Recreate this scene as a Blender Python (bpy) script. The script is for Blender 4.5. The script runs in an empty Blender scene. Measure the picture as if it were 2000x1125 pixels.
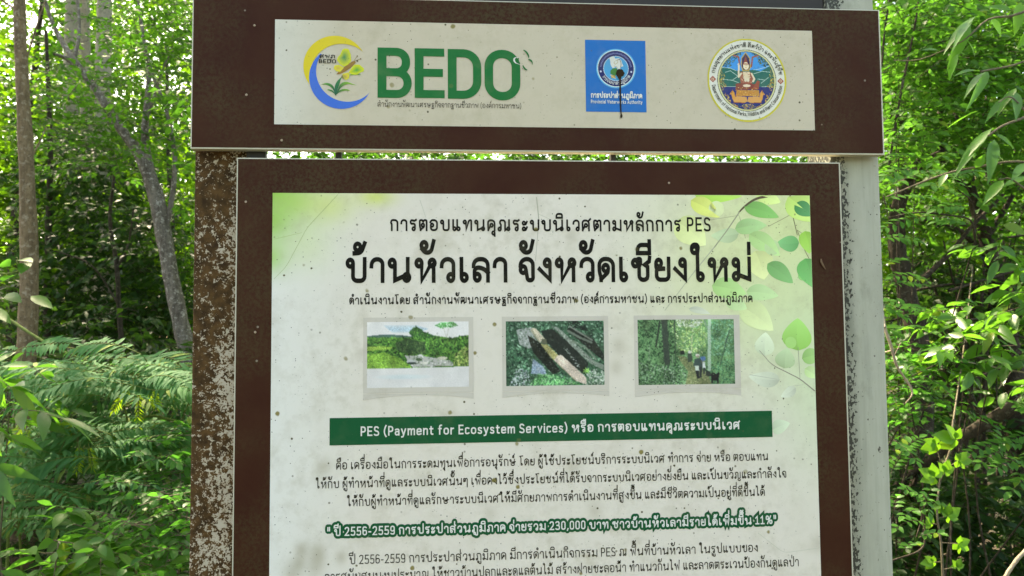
import bpy, math, random
import numpy as np
from mathutils import Vector

C = bpy.context.scene
COL = C.collection
rnd = random.Random(7)
rng = np.random.default_rng(7)
R = math.radians

# ------------------------------------------------------------------ camera, sky, sun, exposure
CAM = Vector((0.0, -1.39, 1.55))
YAW, PITCH, ROLL = R(4.2446), R(3.1715), R(-0.4809)
fwd = Vector((math.sin(YAW) * math.cos(PITCH), math.cos(YAW) * math.cos(PITCH), math.sin(PITCH)))
rgt0 = Vector((math.cos(YAW), -math.sin(YAW), 0))
up0 = rgt0.cross(fwd)
rgt = rgt0 * math.cos(ROLL) + up0 * math.sin(ROLL)
upv = up0 * math.cos(ROLL) - rgt0 * math.sin(ROLL)
cam_d = bpy.data.cameras.new("camera")
cam = bpy.data.objects.new("camera", cam_d)
COL.objects.link(cam)
from mathutils import Matrix
cam.matrix_world = Matrix(((rgt.x, upv.x, -fwd.x, CAM.x), (rgt.y, upv.y, -fwd.y, CAM.y),
                           (rgt.z, upv.z, -fwd.z, CAM.z), (0, 0, 0, 1)))
FPX = 1482.0
cam_d.sensor_width = 36
cam_d.lens = 36 * FPX / 2000
cam_d.clip_end = 500
cam_d.clip_start = 0.05
cam_d.dof.use_dof = True
cam_d.dof.focus_distance = 1.43
cam_d.dof.aperture_fstop = 9.0
C.camera = cam

SUN_EL, SUN_AZ = R(52), R(-35)          # azimuth measured from +Y (behind the board) towards +X
w = bpy.data.worlds.new("World"); C.world = w; w.use_nodes = True
nt = w.node_tree
sky = nt.nodes.new("ShaderNodeTexSky"); sky.sky_type = 'NISHITA'; sky.sun_disc = False
sky.sun_elevation = SUN_EL; sky.sun_rotation = SUN_AZ
sky.air_density = 1.0; sky.dust_density = 3.0; sky.ozone_density = 1.0
bg = nt.nodes["Background"]; bg.inputs[1].default_value = 0.15
nt.links.new(sky.outputs[0], bg.inputs[0])
sun_d = bpy.data.lights.new("sun", 'SUN'); sun_d.energy = 3.1; sun_d.angle = R(0.5); sun_d.color = (1, 0.95, 0.86)
sun = bpy.data.objects.new("sun", sun_d); COL.objects.link(sun)
sdir = Vector((math.sin(SUN_AZ) * math.cos(SUN_EL), math.cos(SUN_AZ) * math.cos(SUN_EL), math.sin(SUN_EL)))
sun.rotation_euler = sdir.to_track_quat('Z', 'Y').to_euler()
sun.location = sdir * 60
C.view_settings.view_transform = 'Standard'
C.view_settings.look = 'None'
C.view_settings.gamma = 1
C.view_settings.exposure = 2.72
C.view_settings.use_white_balance = True
C.view_settings.white_balance_temperature = 8500
C.view_settings.white_balance_tint = 11
C.cycles.use_denoising = True
C.cycles.max_bounces = 7
C.cycles.diffuse_bounces = 4
C.cycles.glossy_bounces = 3
C.cycles.transmission_bounces = 4
C.cycles.transparent_max_bounces = 4
C.cycles.sample_clamp_indirect = 6


def at(px, py, Y):
    """world point seen at photo pixel (px, py) on the vertical plane y = Y"""
    d = rgt * (px - 1000) - upv * (py - 562.5) + fwd * FPX
    return CAM + d * ((Y - CAM.y) / d.y)


# ------------------------------------------------------------------ small helpers
def lin(c):
    return tuple(((v / 255) / 12.92 if v / 255 <= 0.04045 else ((v / 255 + 0.055) / 1.055) ** 2.4) for v in c)


def link(name, me, mat=None, parent=None):
    o = bpy.data.objects.new(name, me)
    COL.objects.link(o)
    if mat is not None:
        for m in (mat if isinstance(mat, (list, tuple)) else [mat]):
            me.materials.append(m)
    if parent is not None:
        o.parent = parent
    return o


def tag(o, label, cat, group=None, kind=None):
    o['label'] = label
    o['category'] = cat
    if group: o['group'] = group
    if kind: o['kind'] = kind
    return o


def empty(name, loc, rz=0.0):
    o = bpy.data.objects.new(name, None)
    COL.objects.link(o)
    o.location = loc
    o.rotation_euler = (0, 0, rz)
    o.empty_display_size = 0.1
    return o


def mesh_np(V, F, smooth=False, mat_idx=None):
    """V (n,3), F (m,k) int array of equal-sized faces, or a list of such arrays"""
    me = bpy.data.meshes.new("m")
    V = np.asarray(V, dtype=np.float32)
    Fs = F if isinstance(F, list) else [F]
    Fs = [np.asarray(f, dtype=np.int32) for f in Fs if len(f)]
    me.vertices.add(len(V)); me.vertices.foreach_set("co", V.ravel())
    loops = np.concatenate([f.ravel() for f in Fs])
    tot = np.concatenate([np.full(len(f), f.shape[1], np.int32) for f in Fs])
    start = np.concatenate([[0], np.cumsum(tot)[:-1]]).astype(np.int32)
    me.loops.add(len(loops)); me.loops.foreach_set("vertex_index", loops)
    me.polygons.add(len(tot)); me.polygons.foreach_set("loop_start", start)
    try:
        me.polygons.foreach_set("loop_total", tot)
    except Exception:
        pass
    if mat_idx is not None:
        me.polygons.foreach_set("material_index", np.asarray(mat_idx, np.int32))
    if smooth:
        me.polygons.foreach_set("use_smooth", np.ones(len(tot), bool))
    me.update(calc_edges=True)
    me.validate()
    return me


def set_colors(me, cols):
    """per-vertex colour attribute 'Col' (linear)"""
    a = me.color_attributes.new("Col", 'FLOAT_COLOR', 'POINT')
    cc = np.ones((len(cols), 4), np.float32); cc[:, :3] = cols
    a.data.foreach_set("color", cc.ravel())


def box_v(x0, x1, y0, y1, z0, z1):
    V = [(x0, y0, z0), (x1, y0, z0), (x1, y1, z0), (x0, y1, z0), (x0, y0, z1), (x1, y0, z1), (x1, y1, z1), (x0, y1, z1)]
    F = [(0, 3, 2, 1), (4, 5, 6, 7), (0, 1, 5, 4), (1, 2, 6, 5), (2, 3, 7, 6), (3, 0, 4, 7)]
    return V, F


def box(name, x0, x1, y0, y1, z0, z1, mat, parent, bevel=0.0015):
    V, F = box_v(x0, x1, y0, y1, z0, z1)
    me = bpy.data.meshes.new(name); me.from_pydata(V, [], F); me.update()
    o = link(name, me, mat, parent)
    if bevel:
        b = o.modifiers.new("bevel", 'BEVEL'); b.width = bevel; b.segments = 2
    return o


# ------------------------------------------------------------------ node helpers
class NT:
    def __init__(s, name):
        s.m = bpy.data.materials.new(name); s.m.use_nodes = True
        s.t = s.m.node_tree; s.b = s.t.nodes["Principled BSDF"]; s.out = s.t.nodes["Material Output"]

    def n(s, typ, **kw):
        nd = s.t.nodes.new("ShaderNode" + typ)
        for k, v in kw.items():
            if k.startswith('i_'):
                key = k[2:]
                nd.inputs[int(key) if key.isdigit() else key].default_value = v
            else:
                setattr(nd, k, v)
        return nd

    def l(s, a, b): s.t.links.new(a, b)

    def coord(s, scale=(1, 1, 1), kind='Object'):
        tc = s.n('TexCoord'); mp = s.n('Mapping'); mp.inputs['Scale'].default_value = scale
        s.l(tc.outputs[kind], mp.inputs[0]); return mp.outputs[0]

    def noise(s, co, scale, detail=4, rough=0.6, dist=0.0):
        nd = s.n('TexNoise'); nd.inputs['Scale'].default_value = scale; nd.inputs['Detail'].default_value = detail
        nd.inputs['Roughness'].default_value = rough; nd.inputs['Distortion'].default_value = dist
        s.l(co, nd.inputs['Vector']); return nd.outputs[0]

    def ramp(s, v, a, b, ca=(0, 0, 0, 1), cb=(1, 1, 1, 1)):
        r = s.n('ValToRGB'); e = r.color_ramp.elements
        e[0].position, e[1].position = a, b; e[0].color, e[1].color = ca, cb
        s.l(v, r.inputs[0]); return r.outputs[0]

    def mix(s, f, a, b, mode='MIX'):
        x = s.n('Mix', data_type='RGBA', blend_type=mode)
        for v, k in ((f, 0), (a, 6), (b, 7)):
            if isinstance(v, (int, float)): x.inputs[k].default_value = v
            elif isinstance(v, tuple): x.inputs[k].default_value = (*v[:3], 1)
            else: s.l(v, x.inputs[k])
        return x.outputs[2]

    def math(s, op, a, b=None):
        x = s.n('Math', operation=op)
        for v, k in ((a, 0), (b, 1)):
            if v is None: continue
            if isinstance(v, (int, float)): x.inputs[k].default_value = v
            else: s.l(v, x.inputs[k])
        return x.outputs[0]

    def bump(s, v, strength, dist=0.001):
        b = s.n('Bump'); b.inputs['Strength'].default_value = strength; b.inputs['Distance'].default_value = dist
        s.l(v, b.inputs['Height']); s.l(b.outputs[0], s.b.inputs['Normal'])


def plain(name, col, rough=0.5, spec=0.5):
    n = NT(name); n.b.inputs['Base Color'].default_value = (*col, 1); n.b.inputs['Roughness'].default_value = rough
    n.b.inputs['Specular IOR Level'].default_value = spec
    return n.m
# ------------------------------------------------------------------ a single-line letter design (looped Thai and plain Latin)
# every glyph: rings (attach x, attach y, side of the centre) and strokes of (x, y[, corner radius]); x-height = 1
H = 1.22
G = {
 'ก': ([], [[(.08, 0), (.08, .58), (0, .74), (.05, 1, .25), (.64, 1, .32), (.64, 0)]]),
 'ข': ([(.13, .80, 'l')], [[(.04, .92), (.13, 1, .06), (.25, 1, .08), (.25, .8), (.18, .62), (.18, 0, .2), (.62, 0, .2), (.62, 1)]]),
 'ค': ([(.22, .50, 'r')], [[(.02, 0), (.02, .2), (0, .5), (0, 1, .34), (.66, 1, .34), (.66, 0)], [(.22, .5), (.2, .35, .05), (.03, .05)]]),
 'ง': ([(.5, .82, 'l')], [[(.5, .82), (.5, .02), (0, .52)]]),
 'จ': ([(.26, .5, 'l')], [[(0, .7), (.02, 1, .3), (.6, 1, .3), (.6, 0, .13), (.34, 0, .1), (.26, .5)]]),
 'ช': ([(.13, .80, 'l')], [[(.04, .92), (.13, 1, .06), (.25, 1, .08), (.25, .8), (.18, .62), (.18, 0, .2), (.6, 0, .2), (.6, .62), (.46, .72), (.68, .88), (.7, 1.04)]]),
 'ซ': ([(.1, .80, 'l')], [[(.03, .92), (.1, 1, .05), (.2, .9), (.3, 1, .05), (.3, .8), (.18, .62), (.18, 0, .2), (.6, 0, .2), (.6, .62), (.46, .72), (.68, .88), (.7, 1.04)]]),
 'ญ': ([(.14, .12, 'l')], [[(.14, .12), (.14, .55), (.04, .74), (.08, 1, .25), (.5, 1, .25), (.5, 0, .12), (.9, 0, .12), (.9, 1)], [(.5, -.2), (.6, -.38, .1), (.9, -.38, .1), (.9, -.2)]]),
 'ฐ': ([(.12, .12, 'r')], [[(.56, 1.02), (.42, .93), (.1, 1, .08), (.0, .8, .1), (.1, .64), (.54, .64, .15), (.54, .0)], [(.12, .12), (.12, .4, .1), (.35, .45)], [(0, -.15), (0, -.42, .08), (.22, -.42, .06), (.3, -.22), (.38, -.42, .06), (.6, -.42, .08), (.6, -.12)]]),
 'ฒ': ([(.2, .45, 'r')], [[(.04, 0), (.0, .4), (0, 1, .2), (.24, 1, .08), (.3, .88), (.36, 1, .08), (.58, 1, .2), (.58, 0)], [(.2, .45), (.05, .02)], [(.58, .02), (.78, .16)], [(.94, 1), (.94, .2)]]),
 'ณ': ([(.14, .12, 'l'), (.76, .14, 'r')], [[(.14, .12), (.14, .55), (.04, .74), (.08, 1, .25), (.56, 1, .25), (.56, .0), (.76, .14)], [(.96, 1), (.96, .14)]]),
 'ด': ([(.44, .56, 'l')], [[(.08, 0), (.08, .12), (0, .4, .1), (0, 1, .34), (.68, 1, .34), (.68, 0)], [(.44, .56), (.42, .36, .06), (.1, .05)]]),
 'ต': ([(.44, .5, 'l')], [[(.08, 0), (.08, .12), (0, .4, .1), (0, 1, .2), (.24, 1, .06), (.34, .86), (.44, 1, .06), (.68, 1, .2), (.68, 0)], [(.44, .5), (.42, .34, .06), (.1, .05)]]),
 'ท': ([(.2, .82, 'l')], [[(.2, .82), (.2, 0), (.46, .9), (.56, 1, .1), (.72, 1, .16), (.72, 0)]]),
 'ธ': ([], [[(.6, 1.02), (.46, .93), (.12, 1, .08), (.02, .8, .1), (.12, .64), (.6, .64, .15), (.6, 0, .2), (.04, 0, .2), (.04, .45)]]),
 'น': ([(.2, .82, 'l'), (.62, .15, 'r')], [[(.2, .82), (.2, .02), (.6, .2)], [(.8, 1), (.8, .2)]]),
 'บ': ([(.2, .82, 'l')], [[(.2, .82), (.2, 0, .2), (.74, 0, .2), (.74, 1)]]),
 'ป': ([(.2, .82, 'l')], [[(.2, .82), (.2, 0, .2), (.74, 0, .2), (.74, 1.42)]]),
 'ผ': ([(0, .82, 'r')], [[(0, .82), (0, 0), (.33, .62), (.66, 0), (.66, 1)]]),
 'ฝ': ([(0, .82, 'r')], [[(0, .82), (0, 0), (.33, .62), (.66, 0), (.66, 1.42)]]),
 'พ': ([(.2, .82, 'l')], [[(.2, .82), (.28, 0), (.5, .8), (.72, 0), (.82, 1)]]),
 'ฟ': ([(.2, .82, 'l')], [[(.2, .82), (.28, 0), (.5, .8), (.72, 0), (.82, 1.42)]]),
 'ภ': ([(.18, .12, 'l')], [[(.18, .12), (.18, .56), (.08, .74), (.12, 1, .25), (.7, 1, .32), (.7, 0)]]),
 'ม': ([(.2, .82, 'l'), (.2, .15, 'l')], [[(.2, .82), (.2, .15)], [(.2, .22), (.74, .02), (.74, 1)]]),
 'ย': ([(0, .80, 'r')], [[(0, .80), (0, .53, .1), (.36, .53)], [(.3, .53), (.02, .5, .08), (.02, 0, .2), (.62, 0, .2), (.62, 1)]]),
 'ร': ([(.46, .13, 'l')], [[(.56, 1.02), (.42, .93), (.1, 1, .08), (.0, .8, .1), (.1, .64), (.46, .64, .15), (.46, .13)]]),
 'ล': ([(.04, .15, 'r')], [[(0, .68), (0, 1, .3), (.68, 1, .3), (.68, 0)], [(.04, .15), (.04, .6, .22), (.42, .6, .2), (.68, .36)]]),
 'ว': ([(.56, .14, 'l')], [[(0, .68), (.02, 1, .3), (.56, 1, .3), (.56, .14)]]),
 'ศ': ([(.22, .50, 'r')], [[(.02, 0), (.02, .2), (0, .5), (0, 1, .34), (.66, 1, .34), (.66, 0)], [(.22, .5), (.2, .35, .05), (.03, .05)], [(.58, .9), (.8, 1.12)]]),
 'ษ': ([(.2, .82, 'l'), (.4, .46, 'r')], [[(.2, .82), (.2, 0, .2), (.74, 0, .2), (.74, 1)], [(.5, .36), (.94, .6)]]),
 'ส': ([(.04, .15, 'r')], [[(0, .68), (0, 1, .3), (.68, 1, .3), (.68, 0)], [(.04, .15), (.04, .6, .22), (.42, .6, .2), (.68, .36)], [(.58, .9), (.8, 1.12)]]),
 'ห': ([(.2, .82, 'l'), (.56, .82, 'r')], [[(.2, .82), (.2, 0), (.6, .72)], [(.7, .72), (.76, .6, .06), (.76, 0)]]),
 'อ': ([(.04, .5, 'r')], [[(.04, .5), (.04, 0, .26), (.66, 0, .28), (.66, 1, .32), (.05, 1, .24), (0, .8)]]),
 'ๆ': ([(.3, .62, 'l')], [[(.02, .5), (0, 1, .2), (.3, 1, .16), (.3, .62)], [(.3, .8), (.34, 1, .1), (.62, 1, .2), (.62, -.35)]]),
 'ะ': ([(.0, .72, 'r'), (.0, .14, 'r')], [[(.08, .58), (.32, .58, .1), (.44, .86)], [(.08, 0), (.32, 0, .1), (.44, .3)]]),
 'า': ([], [[(0, .68), (.02, 1, .3), (.52, 1, .3), (.52, 0)]]),
 'เ': ([(.06, .14, 'r')], [[(.06, 1), (.06, .14)]]),
 'แ': ([(.06, .14, 'r'), (.46, .14, 'r')], [[(.06, 1), (.06, .14)], [(.46, 1), (.46, .14)]]),
 'โ': ([(.2, .14, 'r')], [[(.2, .14), (.2, 1.16), (0, 1.4), (.5, 1.44)]]),
 'ใ': ([(.02, 1.36, 'r'), (.3, .14, 'r')], [[(.3, .14), (.3, 1.2), (.36, 1.56, .14), (.02, 1.56, .14), (.02, 1.36)]]),
 'ไ': ([(.24, .14, 'r')], [[(.24, .14), (.24, 1.28), (.2, 1.54, .04), (.06, 1.38), (0, 1.56)]]),
 ' ': ([], []),
 'P': ([], [[(0, 0), (0, H)], [(0, H), (.52, H, .26), (.52, .54, .26), (0, .54)]]),
 'E': ([], [[(.5, H), (0, H), (0, 0), (.5, 0)], [(0, .63), (.44, .63)]]),
 'S': ([], [[(.5, 1.1), (.38, H, .1), (.02, H, .28), (.02, .7, .2), (.54, .54, .2), (.54, 0, .28), (.14, 0, .1), (0, .1)]]),
 'D': ([], [[(0, 0), (0, H), (.66, H, .5), (.66, 0, .5), (0, 0)]]),
 'B': ([], [[(0, 0), (0, H), (.5, H, .26), (.5, .64, .26), (0, .64)], [(0, .64), (.56, .64, .28), (.56, 0, .28), (0, 0)]]),
 'O': ([], [[(.35, H), (0, H, .34), (0, 0, .34), (.7, 0, .34), (.7, H, .34), (.35, H)]]),
 'N': ([], [[(0, 0), (0, H), (.62, 0), (.62, H)]]),
 'W': ([], [[(0, H), (.25, 0), (.48, H), (.71, 0), (.96, H)]]),
 'C': ([], [[(.62, 1.1), (.5, H, .1), (0, H, .4), (0, 0, .4), (.5, 0, .1), (.62, .12)]]),
 'A': ([], [[(0, 0), (.33, H), (.66, 0)], [(.12, .4), (.54, .4)]]),
 '(': ([], [[(.22, 1.35), (0, 1.0, .4), (0, .1, .4), (.22, -.22)]]),
 ')': ([], [[(0, 1.35), (.22, 1.0, .4), (.22, .1, .4), (0, -.22)]]),
 'a': ([], [[(.02, .78), (.1, .86, .08), (.46, .86, .2), (.46, 0)], [(.46, .5), (0, .5, .2), (0, 0, .22), (.34, 0, .15), (.46, .16)]]),
 'b': ([], [[(0, H + .06), (0, 0)], [(0, .6), (.14, .86, .1), (.52, .86, .3), (.52, 0, .3), (.12, 0, .1), (0, .2)]]),
 'c': ([], [[(.44, .8), (.34, .86, .1), (0, .86, .3), (0, 0, .3), (.34, 0, .1), (.44, .08)]]),
 'd': ([], [[(.52, H + .06), (.52, 0)], [(.52, .6), (.38, .86, .1), (0, .86, .3), (0, 0, .3), (.38, 0, .1), (.52, .2)]]),
 'e': ([], [[(0, .44), (.52, .44), (.52, .86, .28), (0, .86, .28), (0, 0, .3), (.36, 0, .1), (.5, .08)]]),
 'f': ([], [[(.16, 0), (.16, 1.28, .18), (.4, 1.28)], [(0, .84), (.36, .84)]]),
 'h': ([], [[(0, H + .06), (0, 0)], [(0, .6), (.14, .86, .12), (.48, .86, .22), (.48, 0)]]),
 'i': ([], [[(0, .86), (0, 0)], [(0, 1.16), (0, 1.22)]]),
 'k': ([], [[(0, H + .06), (0, 0)], [(.42, .86), (.02, .42), (.44, 0)]]),
 'l': ([], [[(0, H + .06), (0, 0)]]),
 'm': ([], [[(0, .86), (0, 0)], [(0, .6), (.14, .86, .12), (.42, .86, .2), (.42, 0)], [(.42, .6), (.56, .86, .12), (.84, .86, .2), (.84, 0)]]),
 'n': ([], [[(0, .86), (0, 0)], [(0, .6), (.14, .86, .12), (.48, .86, .22), (.48, 0)]]),
 'o': ([], [[(.28, .86), (0, .86, .28), (0, 0, .28), (.56, 0, .28), (.56, .86, .28), (.28, .86)]]),
 'p': ([], [[(0, .86), (0, -.34)], [(0, .6), (.14, .86, .1), (.52, .86, .3), (.52, 0, .3), (.12, 0, .1), (0, .2)]]),
 'r': ([], [[(0, .86), (0, 0)], [(0, .5), (.1, .82, .1), (.32, .84)]]),
 's': ([], [[(.4, .78), (.3, .86, .08), (.02, .86, .2), (.02, .5, .16), (.42, .38, .16), (.42, 0, .2), (.1, 0, .08), (0, .08)]]),
 't': ([], [[(.14, 1.1), (.14, 0, .14), (.36, 0)], [(0, .84), (.36, .84)]]),
 'u': ([], [[(0, .86), (0, 0, .22), (.34, 0, .12), (.48, .26)], [(.48, .86), (.48, 0)]]),
 'v': ([], [[(0, .86), (.25, 0), (.5, .86)]]),
 'w': ([], [[(0, .86), (.2, 0), (.4, .8), (.6, 0), (.8, .86)]]),
 'y': ([], [[(0, .86), (.26, .02)], [(.52, .86), (.2, -.3, .05), (.02, -.34)]]),
 '0': ([], [[(.26, H), (0, H, .26), (0, 0, .26), (.52, 0, .26), (.52, H, .26), (.26, H)]]),
 '1': ([], [[(0, .98), (.24, H), (.24, 0)], [(0, 0), (.48, 0)]]),
 '2': ([], [[(0, 1.06), (.1, H, .12), (.5, H, .26), (.5, .7, .2), (0, 0), (.54, 0)]]),
 '3': ([], [[(0, 1.1), (.1, H, .1), (.48, H, .24), (.48, .66, .22), (.16, .66)], [(.16, .66), (.54, .66, .26), (.54, 0, .28), (.1, 0, .1), (0, .1)]]),
 '5': ([], [[(.5, H), (.06, H), (.04, .66), (.52, .74, .3), (.52, 0, .3), (.1, 0, .1), (0, .08)]]),
 '6': ([], [[(.48, 1.14), (.36, H, .1), (0, H, .4), (0, 0, .26), (.52, 0, .26), (.52, .72, .26), (.02, .7, .24), (.0, .45)]]),
 '9': ([], [[(.04, .08), (.16, 0, .1), (.52, 0, .4), (.52, H, .26), (0, H, .26), (0, .5, .26), (.5, .52, .24), (.52, .77)]]),
 '-': ([], [[(0, .46), (.26, .46)]]),
 ',': ([], [[(.08, .08), (0, -.2)]]),
 '%': ([], [[(.17, H), (0, H, .16), (0, .68, .16), (.34, .68, .16), (.34, H, .16), (.17, H)], [(.75, .54), (.58, .54, .16), (.58, 0, .16), (.92, 0, .16), (.92, .54, .16), (.75, .54)], [(.72, H), (.2, 0)]]),
 '"': ([], [[(0, H + .05), (0, .82)], [(.24, H + .05), (.24, .82)]]),
}
UP = 1.23
DOME = [(0, 0), (0, .32, .2), (.58, .32, .26), (.58, 0), (0, 0)]
UPPER = {'ิ': ([], [DOME]), 'ี': ([], [DOME, [(.58, 0), (.58, .46)]]),
         'ึ': ([(.5, .4, 'u')], [DOME]), 'ื': ([], [DOME, [(.58, 0), (.58, .46)], [(.36, .28), (.36, .46)]]),
         'ั': ([(.02, .30, 'r')], [[(.06, .16), (.2, .02, .1), (.48, .04, .2), (.6, .46)]]),
         '็': ([(.02, .12, 'r')], [[(.02, .12), (.02, .34, .1), (.26, .34, .06), (.32, .26), (.4, .34, .06), (.58, .36), (.62, .5)]])}
TONE = {'่': ([], [[(0, 0), (0, .36)]]), '้': ([(0, .24, 'r')], [[(-.02, 0), (.3, .02, .14), (.46, .38)]]),
        '์': ([(0, .1, 'r')], [[(.0, .1), (.04, .26, .1), (.22, .3), (.3, .5)]])}
LOWER = {'ุ': ([(.18, -.28, 'l')], [[(.18, -.28), (.18, -.56)]]),
         'ู': ([(.1, -.28, 'l')], [[(.1, -.28), (.1, -.56, .12), (.4, -.56, .12), (.4, -.22)]])}
DIRS = {'l': (-1, 0), 'r': (1, 0), 'u': (0, 1), 'd': (0, -1)}


def roundpoly(pts, n=5):
    out = []
    for i, p in enumerate(pts):
        r = p[2] if len(p) > 2 else 0
        P = np.array(p[:2], float)
        if r and 0 < i < len(pts) - 1:
            A = np.array(pts[i - 1][:2], float); B = np.array(pts[i + 1][:2], float)
            la, lb = np.linalg.norm(A - P), np.linalg.norm(B - P)
            fa = 1.0 if i == 1 else 0.5
            fb = 1.0 if i == len(pts) - 2 else 0.5
            r = min(r, la * fa * .98, lb * fb * .98)
            a = P + (A - P) / la * r; b = P + (B - P) / lb * r
            for k in range(n + 1):
                t = k / n
                # close to circular: rational quadratic with weight .75
                w0, w1, w2 = (1 - t) ** 2, 2 * t * (1 - t) * .75, t * t
                out.append((w0 * a + w1 * P + w2 * b) / (w0 + w1 + w2))
        else:
            out.append(P)
    res = [out[0]]
    for q in out[1:]:
        if np.linalg.norm(q - res[-1]) > 1e-5: res.append(q)
    return np.array(res)


class Ink:
    """collects flat strips of print on the sheet (x, z) with a small lift each"""
    def __init__(s): s.V = []; s.F4 = []; s.k = 0

    def strip(s, L, Rr):
        b = sum(len(v) for v in s.V)
        n = len(L); z = (s.k % 9) * 1.2e-5; s.k += 1
        V = np.zeros((2 * n, 3)); V[0::2, :2] = L; V[1::2, :2] = Rr
        V[:, 2] = z + np.repeat(np.arange(n), 2) * 1e-7
        s.V.append(V)
        for i in range(n - 1):
            s.F4.append((b + 2 * i, b + 2 * i + 1, b + 2 * i + 3, b + 2 * i + 2))

    def stroke(s, pts, w, cap0=True, cap1=True, fn=None, sx=1.0, taper=None):
        """pts in target units; offset in those units"""
        P = np.asarray(pts, float).copy()
        closed = np.linalg.norm(P[0] - P[-1]) < 1e-6
        if not closed:
            if cap0: d = P[0] - P[1]; P[0] = P[0] + d / np.linalg.norm(d) * w / 2
            if cap1: d = P[-1] - P[-2]; P[-1] = P[-1] + d / np.linalg.norm(d) * w / 2
        T = P[1:] - P[:-1]; T /= np.linalg.norm(T, axis=1)[:, None]
        Nn = np.c_[-T[:, 1], T[:, 0]]
        n = len(P); off = np.zeros((n, 2))
        for i in range(n):
            if closed and i in (0, n - 1): a, b = Nn[-1], Nn[0]
            else: a, b = Nn[max(i - 1, 0)], Nn[min(i, n - 2)]
            m = a + b; q = m.dot(m)
            if q < 1e-9: off[i] = b; continue
            m = m * (2 / q) if q > 0 else m
            ln = np.linalg.norm(m)
            if ln > 2.0: m = m / ln * 2.0
            off[i] = m
        ww = (w / 2) if taper is None else (np.linspace(taper[0], taper[1], n)[:, None] / 2)
        L, Rr = P + off * ww, P - off * ww
        if fn is not None: L, Rr = fn(L), fn(Rr)
        s.strip(L, Rr)

    def ring(s, c, r, w, fn=None, n=16):
        a = np.linspace(0, 2 * math.pi, n + 1)
        u = np.c_[np.cos(a), np.sin(a)]
        ri = max(r - w / 2, 0)
        L, Rr = c + u * ri, c + u * (r + w / 2)
        if fn is not None: L, Rr = fn(L), fn(Rr)
        s.strip(L, Rr)

    def fan(s, pts):
        """filled convex-ish outline, as quads from the middle"""
        P = np.asarray(pts, float); c = P.mean(0)
        P = np.vstack([P, P[:1]])
        s.strip(np.repeat(c[None], len(P), 0), P)

    def mesh(s, y=0.0):
        V = np.vstack(s.V)
        W = np.c_[V[:, 0], y - V[:, 2], V[:, 1]]
        F = np.array(s.F4)
        # face the viewer (-y)
        a, b, c, d = (W[F[:, i]] for i in range(4))
        nrm = np.cross(c - a, d - b)
        flip = nrm[:, 1] > 0
        F[flip] = F[flip][:, ::-1]
        return mesh_np(W, F)


def layout(text, wt, gap=.2, space=.42):
    """returns list of (rings, strokes, dx, dy) and total advance; glyph units"""
    out = []; x = 0.0; last_r = 0.0; tall = False; has_up = False
    for ch in text:
        if ch == 'ำ':
            rr = ('c', .055 + .45 * wt)
            out.append(([rr], [], last_r - .12, UP + .16)); ch = 'า'; has_up = True
        if ch in UPPER or ch in TONE:
            g = UPPER.get(ch) or TONE[ch]
            xs = [p[0] for st in g[1] for p in st]
            dx = last_r - max(xs) - (.3 if tall else 0)
            dy = UP
            if ch in TONE:
                if has_up: dy = UP + .5
                elif ch == '้': dx -= .0
            else: has_up = True
            out.append((g[0], g[1], dx, dy)); continue
        if ch in LOWER:
            g = LOWER[ch]; xs = [p[0] for st in g[1] for p in st]
            out.append((g[0], g[1], last_r - max(xs), 0)); continue
        if ch == ' ': x += space; continue
        g = G[ch]
        xs = [p[0] for st in g[1] for p in st] + [0]
        for (a, b, d) in g[0]:
            if d == 'r': xs.append(a + 2 * (.05 + .45 * wt))
        for (a, b, d) in g[0]:
            if d == 'l': xs.append(a - 2 * (.05 + .45 * wt))
        x0 = min(xs)
        out.append((g[0], g[1], x - x0, 0))
        if ch != 'า' or True:
            last_r = x - x0 + max(p[0] for st in g[1] for p in st)
        if ch in 'สศ': last_r -= .14
        if ch == 'ษ': last_r -= .2
        tall = ch in 'ปฝฟ'; has_up = False if ch != 'า' else False
        x += max(xs) - x0 + wt + gap
    return out, x - gap


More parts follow.
